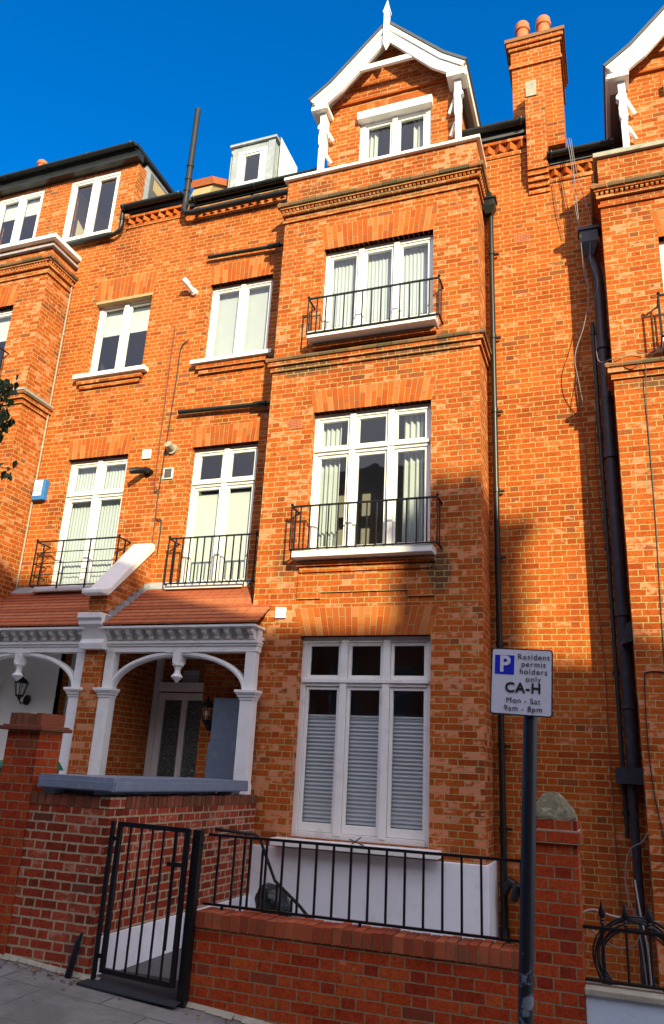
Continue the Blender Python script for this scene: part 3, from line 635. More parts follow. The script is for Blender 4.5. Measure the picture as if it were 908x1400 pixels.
# soil stack, waste pipes and downpipes
E1 = [([(-6.66, 9.47, 9.50), (-6.66, 9.45, 9.32), (-6.60, 9.44, 9.22), (-6.45, 9.44, 9.20), (-4.62, 9.44, 9.20)], .052), ([(-6.66, 9.47, 9.4), (-6.66, 9.47, 11.62)], .055)]
pm = MB(); 
for p, r in E1: pm.tube(p, r, 12)
for z in (9.75, 10.0, 10.3): pm.tube([(-6.66, 9.47, z-.03), (-6.66, 9.47, z+.03)], .066, 12)
for x in (-6.35, -5.2, -4.85): pm.tube([(x-.03, 9.44, 9.20), (x+.03, 9.44, 9.20)], .064, 12)
pm.tube([(-4.62, 9.47, 9.2), (-4.62, 9.47, 8.9)], .055, 12)
pm.build('soil_stack', M['gutter'], H2, True)
downpipe(H2, -4.625, 9.50, 2.30, 9.2, .045, 'gutter', 2.6, [([(-6.08, 9.52, 8.24), (-4.62, 9.52, 8.20)], .032), ([(-6.28, 9.52, 5.33), (-4.62, 9.52, 5.29)], .036), ([(-4.95, 9.5, 8.2), (-4.74, 9.5, 8.2)], .045), ([(-4.95, 9.5, 5.29), (-4.74, 9.5, 5.29)], .048)])
pm = MB(); pm.tube([(-1.30, 9.50, 7.98), (-1.30, 9.50, -1.6)], .036, 12)
for z in (7.3, 5.9, 4.75, 3.6, 2.7, 1.6, .4, -.5): pm.tube([(-1.30, 9.5, z-.03), (-1.30, 9.5, z+.03)], .047, 12); pm.box(-1.30, -1.20, 9.52, 9.56, z-.012, z+.012)
hopper(pm, -1.32, 9.46, 7.95, .10, .24); pm.box(-1.36, -1.27, 9.42, 9.55, 8.18, 8.33); pm.tube([(-1.30, 9.5, -1.5), (-1.30, 9.46, -1.75), (-1.28, 9.3, -1.95)], .055, 12); pm.tube([(-1.18, 9.3, -1.2), (-1.14, 9.3, -1.05), (-1.04, 9.3, -1.06), (-1.02, 9.3, -1.25), (-1.03, 9.3, -2.1)], .045, 12)
pm.tube([(-1.30, 9.46, -1.15), (-1.22, 9.42, -1.02), (-1.12, 9.40, -1.08), (-1.06, 9.38, -1.22), (-1.05, 9.38, -2.2)], .05, 12)
pm.build('downpipe', M['gutter'], H2, True)
# chimney on the party wall, its corbelled pilaster and pots
m = MB(); m.box(-.95, -.19, 9.78, 10.7, 9.3, 11.0); m.box(-.99, -.16, 9.75, 10.73, 11.0, 11.07); m.box(-.96, -.18, 9.77, 10.71, 11.07, 11.36); m.box(-.99, -.15, 9.74, 10.74, 11.36, 11.43); m.box(-1.02, -.125, 9.71, 10.77, 11.43, 11.52)
ch = m.build('chimney', M['brick'], H2)
m = MB(); m.box(-1.045, -.10, 9.69, 10.79, 11.52, 11.59); m.box(-1.0, -.14, 9.74, 10.72, 11.59, 11.62); m.build('chimney_cap', M['mould'], ch)
for x in (-.77, -.43): k = MB(); chim_pot(k, x, 9.90, 11.60, .47, .125); k.build('chimney_pot', M['terracotta'], ch, True)
m = MB(); m.box(-.735, -.445, 9.44, 9.78, 8.62, 10.20)
for i in range(4): m.box(-.735-.006, -.445+.006, 9.44-.004+.035*(4-i), MY+.03, 8.28+.085*i, 8.28+.085*i+.078)
m.box(-.70, -.48, 9.50, 9.78, 10.20, 10.36)
pl = m.build('pilaster', M['brick_bay'], H2); m = MB(); m.box(-.72, -.56, 9.42, 9.5, 10.0, 10.30); m.build('stone_block', M['cap_stone'], pl)
# lead-clad roof dormer
m = MB(); wall_y(m, -6.10, -5.24, 9.9, 10.98, 9.95, .1, [(-5.93, -5.42, 10.05, 10.84)]); m.box(-6.10, -6.02, 10.05, 11.6, 9.9, 10.98); m.box(-5.32, -5.24, 10.05, 11.6, 9.9, 10.98); d2 = m.build('lead_dormer', M['lead'], H2, bevel=.01)
m = MB(); m.box(-6.14, -5.19, 9.90, 11.65, 10.98, 11.03)
for i in range(4): m.box(-5.245, -5.225, 10.1+.35*i, 10.12+.35*i, 10.0, 10.98)
m.box(-5.36, -5.225, 9.935, 9.9495, 9.9, 10.98); m.build('lead_roof', M['lead'], d2)
window(H2, -5.93, -5.42, 10.03, 10.84, 9.95, 1, None, -.02, 'none', None, .9, name='roof_window', room='inner')
# white party-wall wing above the porches
m = MB(); m.prism([(8.66, 1.90), (9.60, 1.90), (9.60, 3.03), (8.66, 2.13)], 'x', -6.77, -6.47); m.box(-6.75, -6.47, 8.72, 9.05, -1.3, 1.42)
wg = m.build('porch_party_wall', M['brick_bay'], H2)
m = MB(); m.prism([(8.50, 2.15), (8.66, 2.15), (9.62, 3.06), (9.62, 3.16), (9.52, 3.16), (8.66, 2.27), (8.50, 2.22)], 'x', -6.80, -6.45); m.build('sloping_coping', M['white'], wg, bevel=.02)
m = MB(); m.prism([(8.76, 1.42), (8.64, 1.42), (8.62, 1.50), (8.665, 1.56), (8.60, 1.70), (8.54, 1.74), (8.54, 1.80), (8.50, 1.82), (8.50, 1.89), (9.0, 1.89), (9.0, 1.42)], 'x', -6.80, -6.42); m.build('corbel_block', M['white'], wg, bevel=.006)
m = MB()
for i in range(8):
    Y = 8.6+.125*i; z = 1.71+(Y-8.53)*.735; m.box(-6.468, -6.40, Y, Y+.13, z+.02, z+.11)
m.build('stepped_flashing', M['lead'], wg)
porch(H2, -6.46, -4.20, False, 'inner', False)
# recessed front door of the middle house
def front_door(house, x0, x1, kind):
    y = 10.02; m = MB(); m.box(x0, x0+.09, y, y+.09, -1.0, 1.58); m.box(x1-.09, x1, y, y+.09, -1.0, 1.58); m.box(x0+.09, x1-.09, y, y+.09, 1.02, 1.15); m.box(x0+.09, x1-.09, y, y+.09, 1.50, 1.58)
    m.box(x0+.10, x0+.20, y+.02, y+.07, -1.0, 1.0); m.box(x1-.20, x1-.10, y+.02, y+.07, -1.0, 1.0); m.box(x0+.2, x1-.2, y+.02, y+.07, .90, 1.0); m.box(x0+.2, x1-.2, y+.02, y+.07, -1.0, -.55)
    c = (x0+x1)/2
    if kind: m.box(c-.045, c+.045, y+.01, y+.07, -.55, .90); m.box(c-.02, c+.02, y-.012, y+.008, -.2, -.1)
    else: m.box(x0+.2, x1-.2, y+.025, y+.065, -.55, .32); m.box(x0+.2, x1-.2, y+.025, y+.065, .72, .90)
    d = m.build('front_door', M['white'], house, bevel=.004)
    g = MB(); g.box(x0+.19, x1-.19, y+.045, y+.052, -.56, .91); g.build('door_glass', M['obscure'], d)
    g = MB(); g.box(x0+.08, x1-.08, y+.045, y+.05, 1.14, 1.51); g.build('fanlight', M['glass'], d)
    g = MB(); g.box(x0+.02, x1-.02, y+.5, y+.55, 1.0, 1.7); g.build('hall_interior', M['room'], d)
    if kind: g = MB(); g.box(c-.10, c+.17, y+.06, y+.063, 1.14, 1.25); g.box(c-.10, c+.17, y+.06, y+.063, 1.255, 1.33); g.build('pale_sheet', M['net'], d)  # two thin pale sheets just behind the fanlight glass
front_door(H2, -6.44, -5.36, 1)

# ================================================================= the left house
H1 = thing('brick_house', 'orange brick house at the left edge with flat-roofed top storey and twin casement windows', 'house', (-9.5, 9.6, -1.5), 'red brick houses of the terrace')
A3 = (-11.25, -9.57, 6.0, 7.55); A2 = (-11.25, -9.57, 2.84, 4.84); A1 = (-11.25, -9.57, -.62, 1.70)
L3 = (-8.33, -7.17, 6.29, 7.80); L2 = (-8.36, -7.18, 2.52, 4.73)
m = MB(); wall_y(m, -8.95, -6.61, -3.3, 9.2, MY, .25, [L3, L2, (-7.85, -6.77, -1.2, 1.8)]); m.box(-7.92, -6.61, MY, MY+.25, 9.2, 9.5); wall_y(m, -12.0, -8.95, -3.3, 9.2, MY, .25, [(-11.7, -9.2, -2.0, 8.6)])
m.box(-12.0, -11.8, MY+.25, 16.5, -3.3, 9.3); m.box(-6.82, -6.61, 10.3, 16.5, -3.3, 9.3); m.box(-11.8, -6.82, 16.3, 16.5, -3.3, 9.3); m.box(-11.8, -6.82, 12.0, 12.1, -3.3, 9.3)
m.build('wall', M['brick'], H1)
m = MB(); m.box(-8.9, -7.85, MY-.006, MY+.1, -1.2, 1.56); m.box(-6.745, -6.61, 8.9, MY+.0, -1.2, 1.60); m.box(-6.77, -6.61, MY+.25, 10.1, -1.2, 1.60); m.box(-8.2, -6.6, 10.1, 10.2, -1.2, 1.6); m.box(-8.1, -7.852, MY+.1, 10.1, -1.2, 1.6); m.box(-8.94, -8.88, 8.9, MY-.006, -1.2, 1.6)
m.build('painted_porch_wall', M['inner'], H1)
bay(H1, -11.94, -8.95, 8.38, 0, 8.78, -.84, [A3, A2, A1], M['brick_bay'], 5.74)
m = MB(); m.box(-12.02, -8.86, BY-.09, MY+.06, 8.78, 8.86); m.build('parapet_coping', M['white'], H1, bevel=.006)
m = MB(); m.box(-12.0, -8.88, BY-.07, MY-.02, 8.62, 8.66); m.build('lead_drip', M['lead'], H1); m = MB(); m.box(-12.03, -8.87, BY-.10, MY, 5.742, 5.775); m.build('lead_drip', M['lead'], H1)
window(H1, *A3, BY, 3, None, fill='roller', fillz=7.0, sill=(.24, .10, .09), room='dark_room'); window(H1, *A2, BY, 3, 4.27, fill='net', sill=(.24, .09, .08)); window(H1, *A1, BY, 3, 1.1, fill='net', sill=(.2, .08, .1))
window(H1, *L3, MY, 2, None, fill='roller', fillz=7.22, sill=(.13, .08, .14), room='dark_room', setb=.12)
window(H1, *L2, MY, 2, 4.10, fill='net', sill=(.22, .08, .09), seed=21)
m = MB(); m.box(L3[0]-.01, L3[1]+.01, MY-.004, MY+.12, L3[3]-.055, L3[3]+.004); m.build('stone_lintel', M['yellow'], H1)
arch(H1, A3[0], A3[1], A3[3], .42, BY); arch(H1, L3[0], L3[1], L3[3], .44, MY, .04); arch(H1, L2[0], L2[1], L2[3], .36, MY, .04); arch(H1, A2[0], A2[1], A2[3], .34, BY)
under_sill(H1, L3[0]-.07, L3[1]+.05, 6.17, MY); under_sill(H1, A3[0]-.07, A3[1]+.05, 5.88, BY, 1)
balcony(H1, -11.4, -9.45, 8.70, BY, 5.97, 6.54, 14); balcony(H1, -8.42, -6.90, 9.30, MY, 2.50, 3.21, 12, True)
# top storey
T1, T2 = (-11.25, -10.12, 9.28, 10.80), (-9.46, -8.32, 9.28, 10.80)
m = MB(); wall_y(m, -12.0, -7.92, 9.2, 10.86, MY+.02, .25, [T1, T2]); m.build('top_storey_wall', M['brick_bay'], H1)
window(H1, *T1, MY+.0, 2, None, .04, 'roller', (.10, .06, .03), fillz=10.35, room='dark_room', name='top_window'); window(H1, *T2, MY+.0, 2, None, .04, 'none', (.14, .07, .08), room='room_pale', name='top_window')
m = MB(); m.box(-12.0, -7.86, 9.46, 9.66, 10.86, 11.02); m.box(-12.0, -7.86, 9.40, 12.4, 11.05, 11.12); m.build('flat_roof', M['gutter'], H1)
gutter(H1, -12.0, -7.90, 9.38, 11.10, .06)
m = MB(); m.box(-7.99, -7.93, 9.87, 12.3, 9.3, 11.04); ck = m.build('dormer_cheek', M['lead'], H1)
m = MB(); m.box(-7.93, -7.91, 10.02, 12.2, 10.25, 10.95); m.build('cheek_panel', M['concrete'], ck); m = MB(); m.box(-7.909, -7.905, 10.12, 10.62, 10.62, 10.88); m.build('pale_patch', M['yellow'], ck)
gutter(H1, -7.98, -6.70, 9.42, 9.66, .065); dogtooth(H1, -7.95, -6.68, MY, 9.32, 9.52)
roof(H1, -7.92, -6.61, 9.50, 9.62, 13.0, 12.0)
m = MB(); m.prism([(9.75, 9.6), (12.9, 9.6), (12.9, 12.42), (10.0, 10.35)], 'x', -6.86, -6.46); pw = m.build('party_parapet', M['yellow'], H1)
m = MB(); m.prism([(9.93, 10.26), (12.9, 12.38), (12.9, 12.52), (9.86, 10.36)], 'x', -6.90, -6.42); m.build('ridge_tiles', M['terracotta'], pw)
k = MB(); k.tube([(-9.25, 9.50, 9.13), (-8.12, 9.50, 9.16), (-8.02, 9.50, 9.22), (-7.99, 9.49, 9.35), (-7.99, 9.47, 9.62)], .04, 10); k.tube([(-8.18, 9.5, 9.16), (-8.24, 9.5, 9.16)], .05, 10); k.tube([(-7.99, 9.48, 9.42), (-7.99, 9.48, 9.5)], .05, 10); k.build('downpipe', M['gutter'], H1, True)
k = MB(); k.tube([(-8.97+.04, 9.56, 8.3), (-8.91, 9.56, 1.9)], .014, 8)
for z in (7.2, 5.0, 3.6): k.tube([(-8.92, 9.56, z-.02), (-8.92, 9.56, z+.02)], .022, 8)
k.build('conduit', M['cap_stone'], H1, True)
m = MB(); m.box(-11.45, -10.75, 10.2, 10.9, 10.9, 12.02); cc = m.build('chimney', M['brick'], H1)
k = MB(); chim_pot(k, -11.05, 10.3, 12.02, .30, .12); k.build('chimney_pot', M['terracotta'], cc, True)
porch(H1, -9.02, -6.76, True, 'inner', True)
front_door(H1, -7.86, -6.78, 0)

# ================================================================= the right house
H3 = thing('brick_house', 'orange brick house at the right edge, a little lower, with wires hanging beside its bay', 'house', (1.6, 9.6, -2.2), 'red brick houses of the terrace')
DZ = -.78; C3 = (.88, 2.55, 5.14, 6.68); C2 = (.88, 2.55, 1.96, 3.96); C1 = (.88, 2.55, -1.5, .84)
m = MB(); wall_y(m, -.60, 3.4, -3.6, 8.68, MY, .25, [(.47, 2.96, -2.5, 7.8)]); m.box(3.2, 3.4, MY+.25, 16.5, -3.6, 8.6); m.box(-.6, -.4, MY+.25, 16.5, -3.6, 8.6); m.box(-.4, 3.2, 16.3, 16.5, -3.6, 8.6); m.box(-.4, 3.2, 12, 12.1, -3.6, 8.6)
m.build('wall', M['brick'], H3)
bay(H3, .22, 3.21, 7.58, 0, 8.10, -3.4, [C3, C2, C1], M['brick_bay'], 4.92)
m = MB(); m.box(.17, 3.26, BY-.05, MY, 8.10, 8.175); m.build('parapet_coping', M['cap_stone'], H3, bevel=.006)
window(H3, *C3, BY, 3, None, fill='net', sill=(.24, .10, .09), seed=31); window(H3, *C2, BY, 3, 3.4, fill='sides', sill=(.24, .09, .08)); window(H3, *C1, BY, 3, .3, fill='net', sill=(.2, .08, .1))
arch(H3, C3[0], C3[1], C3[3], .42, BY); arch(H3, C2[0], C2[1], C2[3], .34, BY); under_sill(H3, .82, 2.6, 5.02, BY, 1)
balcony(H3, .79, 2.69, 8.70, BY, 5.1, 5.66, 14)
gable_dormer(H3, 4.52, -.80)
gutter(H3, -.45, .47, 9.42, 8.80, .06); dogtooth(H3, -.44, .20, MY, 8.46, 8.67)
roof(H3, -.42, 3.4, 9.50, 8.74, 13.0, 11.2)
pm = MB(); pm.tube([(.04, 9.44, 6.9), (.10, 9.45, 6.75), (.13, 9.46, 6.55), (.13, 9.46, .20)], .070, 14)
for z in (5.5, 3.95, 1.95, .9): pm.tube([(.13, 9.46, z-.05), (.13, 9.46, z+.05)], .088, 14); pm.box(.02, .24, 9.5, 9.55, z-.02, z+.02)
hopper(pm, .05, 9.44, 6.9, .12, .42); pm.box(-.06, .24, 9.32, 9.56, .05, .22); pm.tube([(.10, 9.42, .1), (.10, 9.42, -3.2)], .045, 12)
pm.tube([(.20, 9.38, 5.0), (.14, 9.44, 4.7)], .05, 10); pm.hexa([(.10, 9.3, 1.55), (.25, 9.3, 1.60), (.25, 9.5, 1.60), (.10, 9.5, 1.55)], [(.17, 9.3, 1.80), (.25, 9.3, 1.80), (.25, 9.5, 1.80), (.17, 9.5, 1.80)])
pm.build('soil_pipe', M['soil'], H3, True)
downpipe(H3, .02, 9.50, -.5, 5.9, .024, 'cable', 1.5, name='overflow_pipe')

# ================================================================= fittings on the walls
def simple(name, label, cat, mat, fn, group=None, smooth=False, bevel=0):
    k = MB(); fn(k); o = k.build(name, M[mat], None, smooth, bevel); o['label'] = label; o['category'] = cat
    if group: o['group'] = group
    return o
def lantern(x, y, z, label):
    t = thing('wall_lantern', label, 'lantern', (x, y, z), 'black lanterns in the porches')
    k = MB(); k.lathe(x, y, [(.058, z), (.080, z+.02), (.090, z+.18), (.105, z+.185), (.06, z+.24), (.03, z+.27), (.012, z+.28), (.018, z+.31), (.002, z+.33)], 6)
    k = MB(); k.lathe(x, y, [(.105, z+.18), (.112, z+.19), (.07, z+.235), (.03, z+.26), (.014, z+.275), (.02, z+.30), (.002, z+.325)], 6)
    k.lathe(x, y, [(.02, z-.06), (.03, z-.03), (.06, z-.01), (.062, z+.01), (.02, z+.011)], 6)
    for i in range(6):
        a = math.pi*i/3; k.tube([(x+.058*math.cos(a), y+.058*math.sin(a), z), (x+.10*math.cos(a), y+.10*math.sin(a), z+.185)], .006, 5)
    k.tube([(x, y, z-.05), (x, y+.05, z-.11), (x, y+.14, z-.08), (x, y+.17, z-.03)], .012, 6)
    k.prism([(x+.055*math.cos(q*math.pi/6), z-.05+.075*math.sin(q*math.pi/6)) for q in range(12)], 'y', y+.15, y+.19)
    k.build('lantern_frame', M['black'], t)
    g = MB(); g.lathe(x, y, [(.052, z+.01), (.092, z+.178)], 6); g.build('lantern_glass', M['glass'], t)
    g = MB(); g.lathe(x, y, [(.012, z+.01), (.014, z+.05), (.026, z+.08), (.022, z+.12), (.004, z+.15)], 10); g.build('bulb', M['bulb'], t, True)
lantern(-5.17, 9.40, .58, 'black six-sided lantern on the brick wall right of the middle front door')
lantern(-8.33, 9.40, .86, 'black six-sided lantern on the cream wall of the left porch')
t = thing('alarm_box', 'blue and white burglar alarm box on the brick beside the left bay', 'alarm box', (-8.74, 9.58, 4.05))
k = MB().box(-8.90, -8.66, 9.50, 9.60, 4.02, 4.38); k.build('casing', M['alarm_blue'], t, bevel=.01)
k = MB().box(-8.875, -8.71, 9.492, 9.499, 4.09, 4.365); k.build('cover', M['white'], t, bevel=.002)
k = MB()
for r in (.075, .045, .018):
    k.tube([(-8.79+r*math.cos(a*math.pi/10), 9.491, 4.16+r*1.3*math.sin(a*math.pi/10)) for a in range(0, 11)], .006, 5)
k.build('emblem', M['alarm_blue'], t)
def cam_light(k): k.tube([(-6.31, 9.60, 7.62), (-6.31, 9.55, 7.62)], .06, 14); k.tube([(-6.31, 9.56, 7.62), (-6.34, 9.50, 7.66), (-6.39, 9.43, 7.72)], [.05, .035, .042], 14); k.tube([(-6.37, 9.45, 7.71), (-6.43, 9.38, 7.77)], .05, 14)
simple('security_light', 'white security light on the brick left of the top middle window', 'light', 'white', cam_light, smooth=True)
def cam2(k): k.tube([(-6.35, 9.60, 4.72), (-6.35, 9.56, 4.72)], .085, 16); k.tube([(-6.35, 9.56, 4.72), (-6.36, 9.45, 4.76)], [.05, .06], 14)
simple('dome_sensor', 'round pale sensor beside the top corner of the first-floor window', 'sensor', 'cap_stone', cam2, smooth=True)
def cam3(k): k.tube([(-6.78, 9.60, 4.38), (-6.78, 9.53, 4.38)], .06, 14); k.tube([(-6.78, 9.54, 4.38), (-6.84, 9.42, 4.34), (-6.92, 9.34, 4.30)], [.05, .055, .045], 12); k.tube([(-6.70, 9.60, 4.36), (-6.70, 9.50, 4.36)], .045, 12)
simple('floodlight', 'black floodlight on the brick between the two first-floor windows', 'light', 'black', cam3, smooth=True)
def plate(x, z, w, h, d=.03, y=MY):
    def f(k): k.box(x-w/2, x+w/2, y-d, y, z-h/2, z+h/2); k.box(x-w/2+.025, x+w/2-.025, y-d-.006, y-d, z-h*.15, z+h/2-.03)
    return f
simple('white_plate', 'white square plate above the black floodlight', 'wall plate', 'white', plate(-6.82, 4.68, .15, .16), bevel=.003)
simple('white_plate', 'white square plate on the main bay beside the ground-floor arch', 'wall plate', 'white', plate(-3.99, 1.92, .145, .14, .03, BY), bevel=.003)
t = thing('wall_vent', 'grey louvred vent on the brick below the round sensor', 'vent', (-6.38, 9.6, 4.3)); k = MB().box(-6.46, -6.29, 9.575, 9.60, 4.22, 4.40); k.build('vent_frame', M['white'], t)
k = MB()
for i in range(5): k.box(-6.435, -6.315, 9.566, 9.574, 4.245+.028*i, 4.262+.028*i)
k.box(-6.44, -6.31, 9.572, 9.5749, 4.235, 4.39); k.build('louvre', M['concrete'], t)
def airbrick(x, z, y, label):
    t = thing('air_brick', label, 'air brick', (x, y, z), 'terracotta air bricks'); k = MB().box(x-.11, x+.11, y-.006, y, z-.07, z+.07); k.build('brick_face', M['terracotta'], t)
    k = MB()
    for i in range(9):
        for j in range(5): X = x-.092+.0225*i; Z = z-.052+.0245*j; k.box(X, X+.011, y-.008, y-.0062, Z, Z+.013)
    k.build('vent_hole', M['ink'], t)
airbrick(-.87, 7.55, MY, 'terracotta air brick high on the wall beneath the tall chimney')
airbrick(-3.99, 4.60, BY, 'terracotta air brick on the bay left of the three-light window')

def cable(name, pts, r, mat, label, group='loose cables on the walls', sub=6):
    # smooth the polyline (Catmull-Rom)
    P = [Vector(p) for p in pts]; Q = []
    for i in range(len(P)-1):
        a, b, c, d = P[max(i-1, 0)], P[i], P[i+1], P[min(i+2, len(P)-1)]
        for j in range(sub):
            f = j/sub; Q.append(.5*((2*b)+(c-a)*f+(2*a-5*b+4*c-d)*f*f+(3*b-a-3*c+d)*f**3))
    Q.append(P[-1]); k = MB().tube(Q, r, 5); o = k.build(name, M[mat], None, True); o['label'] = label; o['category'] = 'cable'; o['group'] = group; return o
yc = 9.33
cable('cable', [(-.13, 9.34, 8.95), (-.10, 9.34, 8.6), (-.08, yc, 7.9), (-.05, yc, 6.9), (.0, yc, 6.3), (-.08, yc, 5.8), (-.22, yc, 5.35), (-.20, yc, 5.0), (-.16, 9.45, 4.7)], .006, 'cable_g', 'pale cable looping down from the gutter into the shaded recess')
cable('cable', [(-.16, 9.34, 8.95), (-.12, 9.34, 8.5), (-.11, 9.4, 7.9), (-.06, yc, 7.2), (-.04, yc, 6.55), (.02, yc, 6.35)], .005, 'cable_g', 'short pale cable ending in the air beside the rain hopper')
cable('cable', [(-.10, 9.34, 8.93), (-.04, 9.34, 8.2), (.08, yc, 7.5), (.05, yc, 6.8), (.12, yc, 6.4), (.0, yc, 5.95)], .0045, 'cable_g', 'pale cable crossing the rain hopper beside the right bay')
cable('cable', [(-.40, 9.57, 8.4), (-.36, 9.56, 7.9), (-.30, 9.57, 7.4)], .005, 'cable_b', 'thin brown cable hanging below the zigzag brick course')
cable('cable', [(-.26, 9.57, 8.4), (-.22, 9.56, 8.0), (-.18, 9.57, 7.6)], .005, 'cable_b', 'second thin brown cable below the zigzag brick course')
cable('cable', [(-.12, 9.57, 5.9), (-.22, 9.57, 5.2), (-.23, 9.57, 4.9), (-.17, 9.57, 4.1), (-.16, 9.57, 3.0), (-.13, 9.57, 2.0), (-.10, 9.57, 1.2), (-.11, 9.57, .2), (-.09, 9.57, -1.3)], .006, 'cable_b', 'long thin cable running down the shaded brick of the recess')
cable('cable', [(.09, 9.5, 4.6), (.0, 9.5, 4.55), (-.05, 9.5, 4.0), (-.03, 9.5, 3.2), (.03, 9.5, 2.6)], .006, 'cable', 'black cable arching out beside the soil pipe')
cable('cable', [(.05, yc, 5.6), (.06, 9.1, 5.1), (.20, 8.9, 4.98), (.45, 8.9, 5.05), (.62, 8.9, 5.0), (.74, 8.9, 5.06)], .005, 'cable_g', 'pale cable crossing over to the sill of the right bay')
cable('cable', [(.24, 8.9, 4.95), (.42, 8.88, 4.80), (.58, 8.88, 4.88), (.56, 8.93, 4.3), (.55, 8.94, 3.0), (.52, 8.94, 1.8), (.50, 8.94, 1.0)], .006, 'cable', 'black cable running down the front of the right bay')
cable('cable', [(.30, 8.94, 1.18), (.40, 8.94, 1.20), (.62, 8.94, 1.18), (.9, 8.94, 1.2)], .007, 'cable', 'black cable running level across the right bay')
cable('cable', [(.30, 8.94, 1.18), (.28, 8.94, .6), (.30, 8.94, .0), (.36, 8.94, -.5), (.34, 8.93, -1.0)], .006, 'cable', 'black cable dropping from the level cable on the right bay')
cable('cable', [(.22, 9.1, -.15), (.24, 9.1, -.35), (.16, 9.1, -.5), (.02, 9.2, -.62), (-.03, 9.2, -.95), (.06, 9.2, -1.3), (.10, 9.2, -1.7), (.12, 9.1, -2.3)], .008, 'cable_g', 'pale cable bulging out above the spear-topped railing')
cable('cable', [(-6.60, 9.57, 7.0), (-6.60, 9.57, 5.5), (-6.58, 9.57, 4.1), (-6.50, 9.57, 3.95), (-6.50, 9.57, 2.5)], .010, 'cable_b', 'brown cable running down the brick between the two houses', sub=4)
cable('cable', [(-6.30, 9.57, 6.68), (-6.43, 9.57, 6.55), (-6.44, 9.57, 6.0), (-6.47, 9.57, 5.0), (-6.50, 9.57, 3.7), (-6.45, 9.57, 3.55), (-6.38, 9.57, 3.5), (-6.38, 9.57, 3.0)], .010, 'cable', 'dark cable with a hooked top left of the middle upper window', sub=4)

# ================================================================= front garden
m = MB(); m.box(-9.2, -4.36, 6.3, 10.1, -2.6, -.95); o = m.build('front_path', M['path']); o['kind'] = 'structure'
m = MB(); m.box(-4.12, -3.22, 5.98, 7.45, -2.2, -1.67); m.box(-4.12, -3.22, 7.45, 7.8, -2.4, -1.85); m.box(-4.12, -1.42, 7.8, 8.9, -2.5, -2.05); m.box(-4.12, -3.3, 8.1, 8.9, -2.5, -1.52); m.box(-9, 6, 6.3, 9.6, -3.3, -2.55); o = m.build('sunken_area_floor', M['concrete']); o['kind'] = 'structure'
k = MB().hexa([(-4.10, 5.80, -1.665), (-3.22, 5.80, -1.70), (-3.22, 6.30, -1.66), (-4.10, 6.30, -1.655)], [(-4.10, 5.80, -1.640), (-3.22, 5.80, -1.690), (-3.22, 6.30, -1.645), (-4.10, 6.30, -1.64)])
o = k.build('doormat', M['mat'], bevel=.004); o['label'] = 'dark rubber mat on the threshold beneath the black gate'; o['category'] = 'mat'
def rowlock(parent, x0, x1, y0, y1, z, h, mat='coping', axis='x', name='brick_coping'):
    k = MB(); a, b = (x0, x1) if axis == 'x' else (y0, y1); n = round((b-a)/.0762); l = (b-a)/n; r = random.Random(5)
    for i in range(n):
        p, q = a+l*i+.0045, a+l*(i+1)-.0045; j = r.uniform(-.006, .006); e = r.uniform(0, .006)
        if axis == 'x': k.box(p, q, y0-e, y1+e, z+j*.2, z+h+j)
        else: k.box(x0-e, x1+e, p, q, z+j*.2, z+h+j)
    o = k.build(name, M[mat], parent, bevel=.004)
    k = MB().box(x0+.012, x1-.012, y0+.008, y1-.008, z-.004, z+h-.012); k.build('coping_mortar', M['mortar'], o)
    return o
t = thing('garden_wall', 'low red brick wall with brick-on-edge coping in front of the black railing', 'garden wall', (-1.9, 6.05, -1.8), 'front garden walls')
k = MB().box(-3.20, -.62, 5.97, 6.19, -2.9, -1.185); k.build('wall_body', M['brick_low'], t); rowlock(t, -3.20, -.62, 5.955, 6.20, -1.180, .11)
# tall pier with stone cap
t = thing('brick_pier', 'tall red brick pier with a mossy domed stone cap behind the sign post', 'pier', (-.46, 6.1, -1.9), 'front garden piers')
k = MB(); k.box(-.645, -.315, 5.95, 6.28, -2.9, -.38); k.box(-.67, -.29, 5.925, 6.305, -.38, -.30); k.box(-.65, -.312, 5.945, 6.285, -.292, -.23); k.build('pier_body', M['brick_low'], t)
k = MB(); N = 9
k.lathe(-.481, 6.115, [(.232, -.23), (.228, -.21), (.195, -.165), (.15, -.120), (.105, -.080), (.07, -.060), (.04, -.052), (.0, -.050)], 20)
def sq(x, y, z):
    dx, dy = x+.481, y-6.115; r = math.hypot(dx, dy)
    if r < 1e-3: return (x, y, z)
    a = math.atan2(dy, dx); f = (abs(math.cos(a))**5+abs(math.sin(a))**5)**(-.2)*.72; j = 1+.03*math.sin(5*a+z*40)+.02*math.sin(11*a-z*70)
    return (-.481+dx*f*j, 6.115+dy*f*j, z+.006*math.sin(7*a+30*r))
k.v = [sq(*q) for q in k.v]
o = k.build('stone_cap', M['stone'], t, bevel=.02)
k = MB().box(-.655, -.305, 5.94, 6.29, -.305, -.292); k.build('mortar_bed', M['cap_stone'], t)
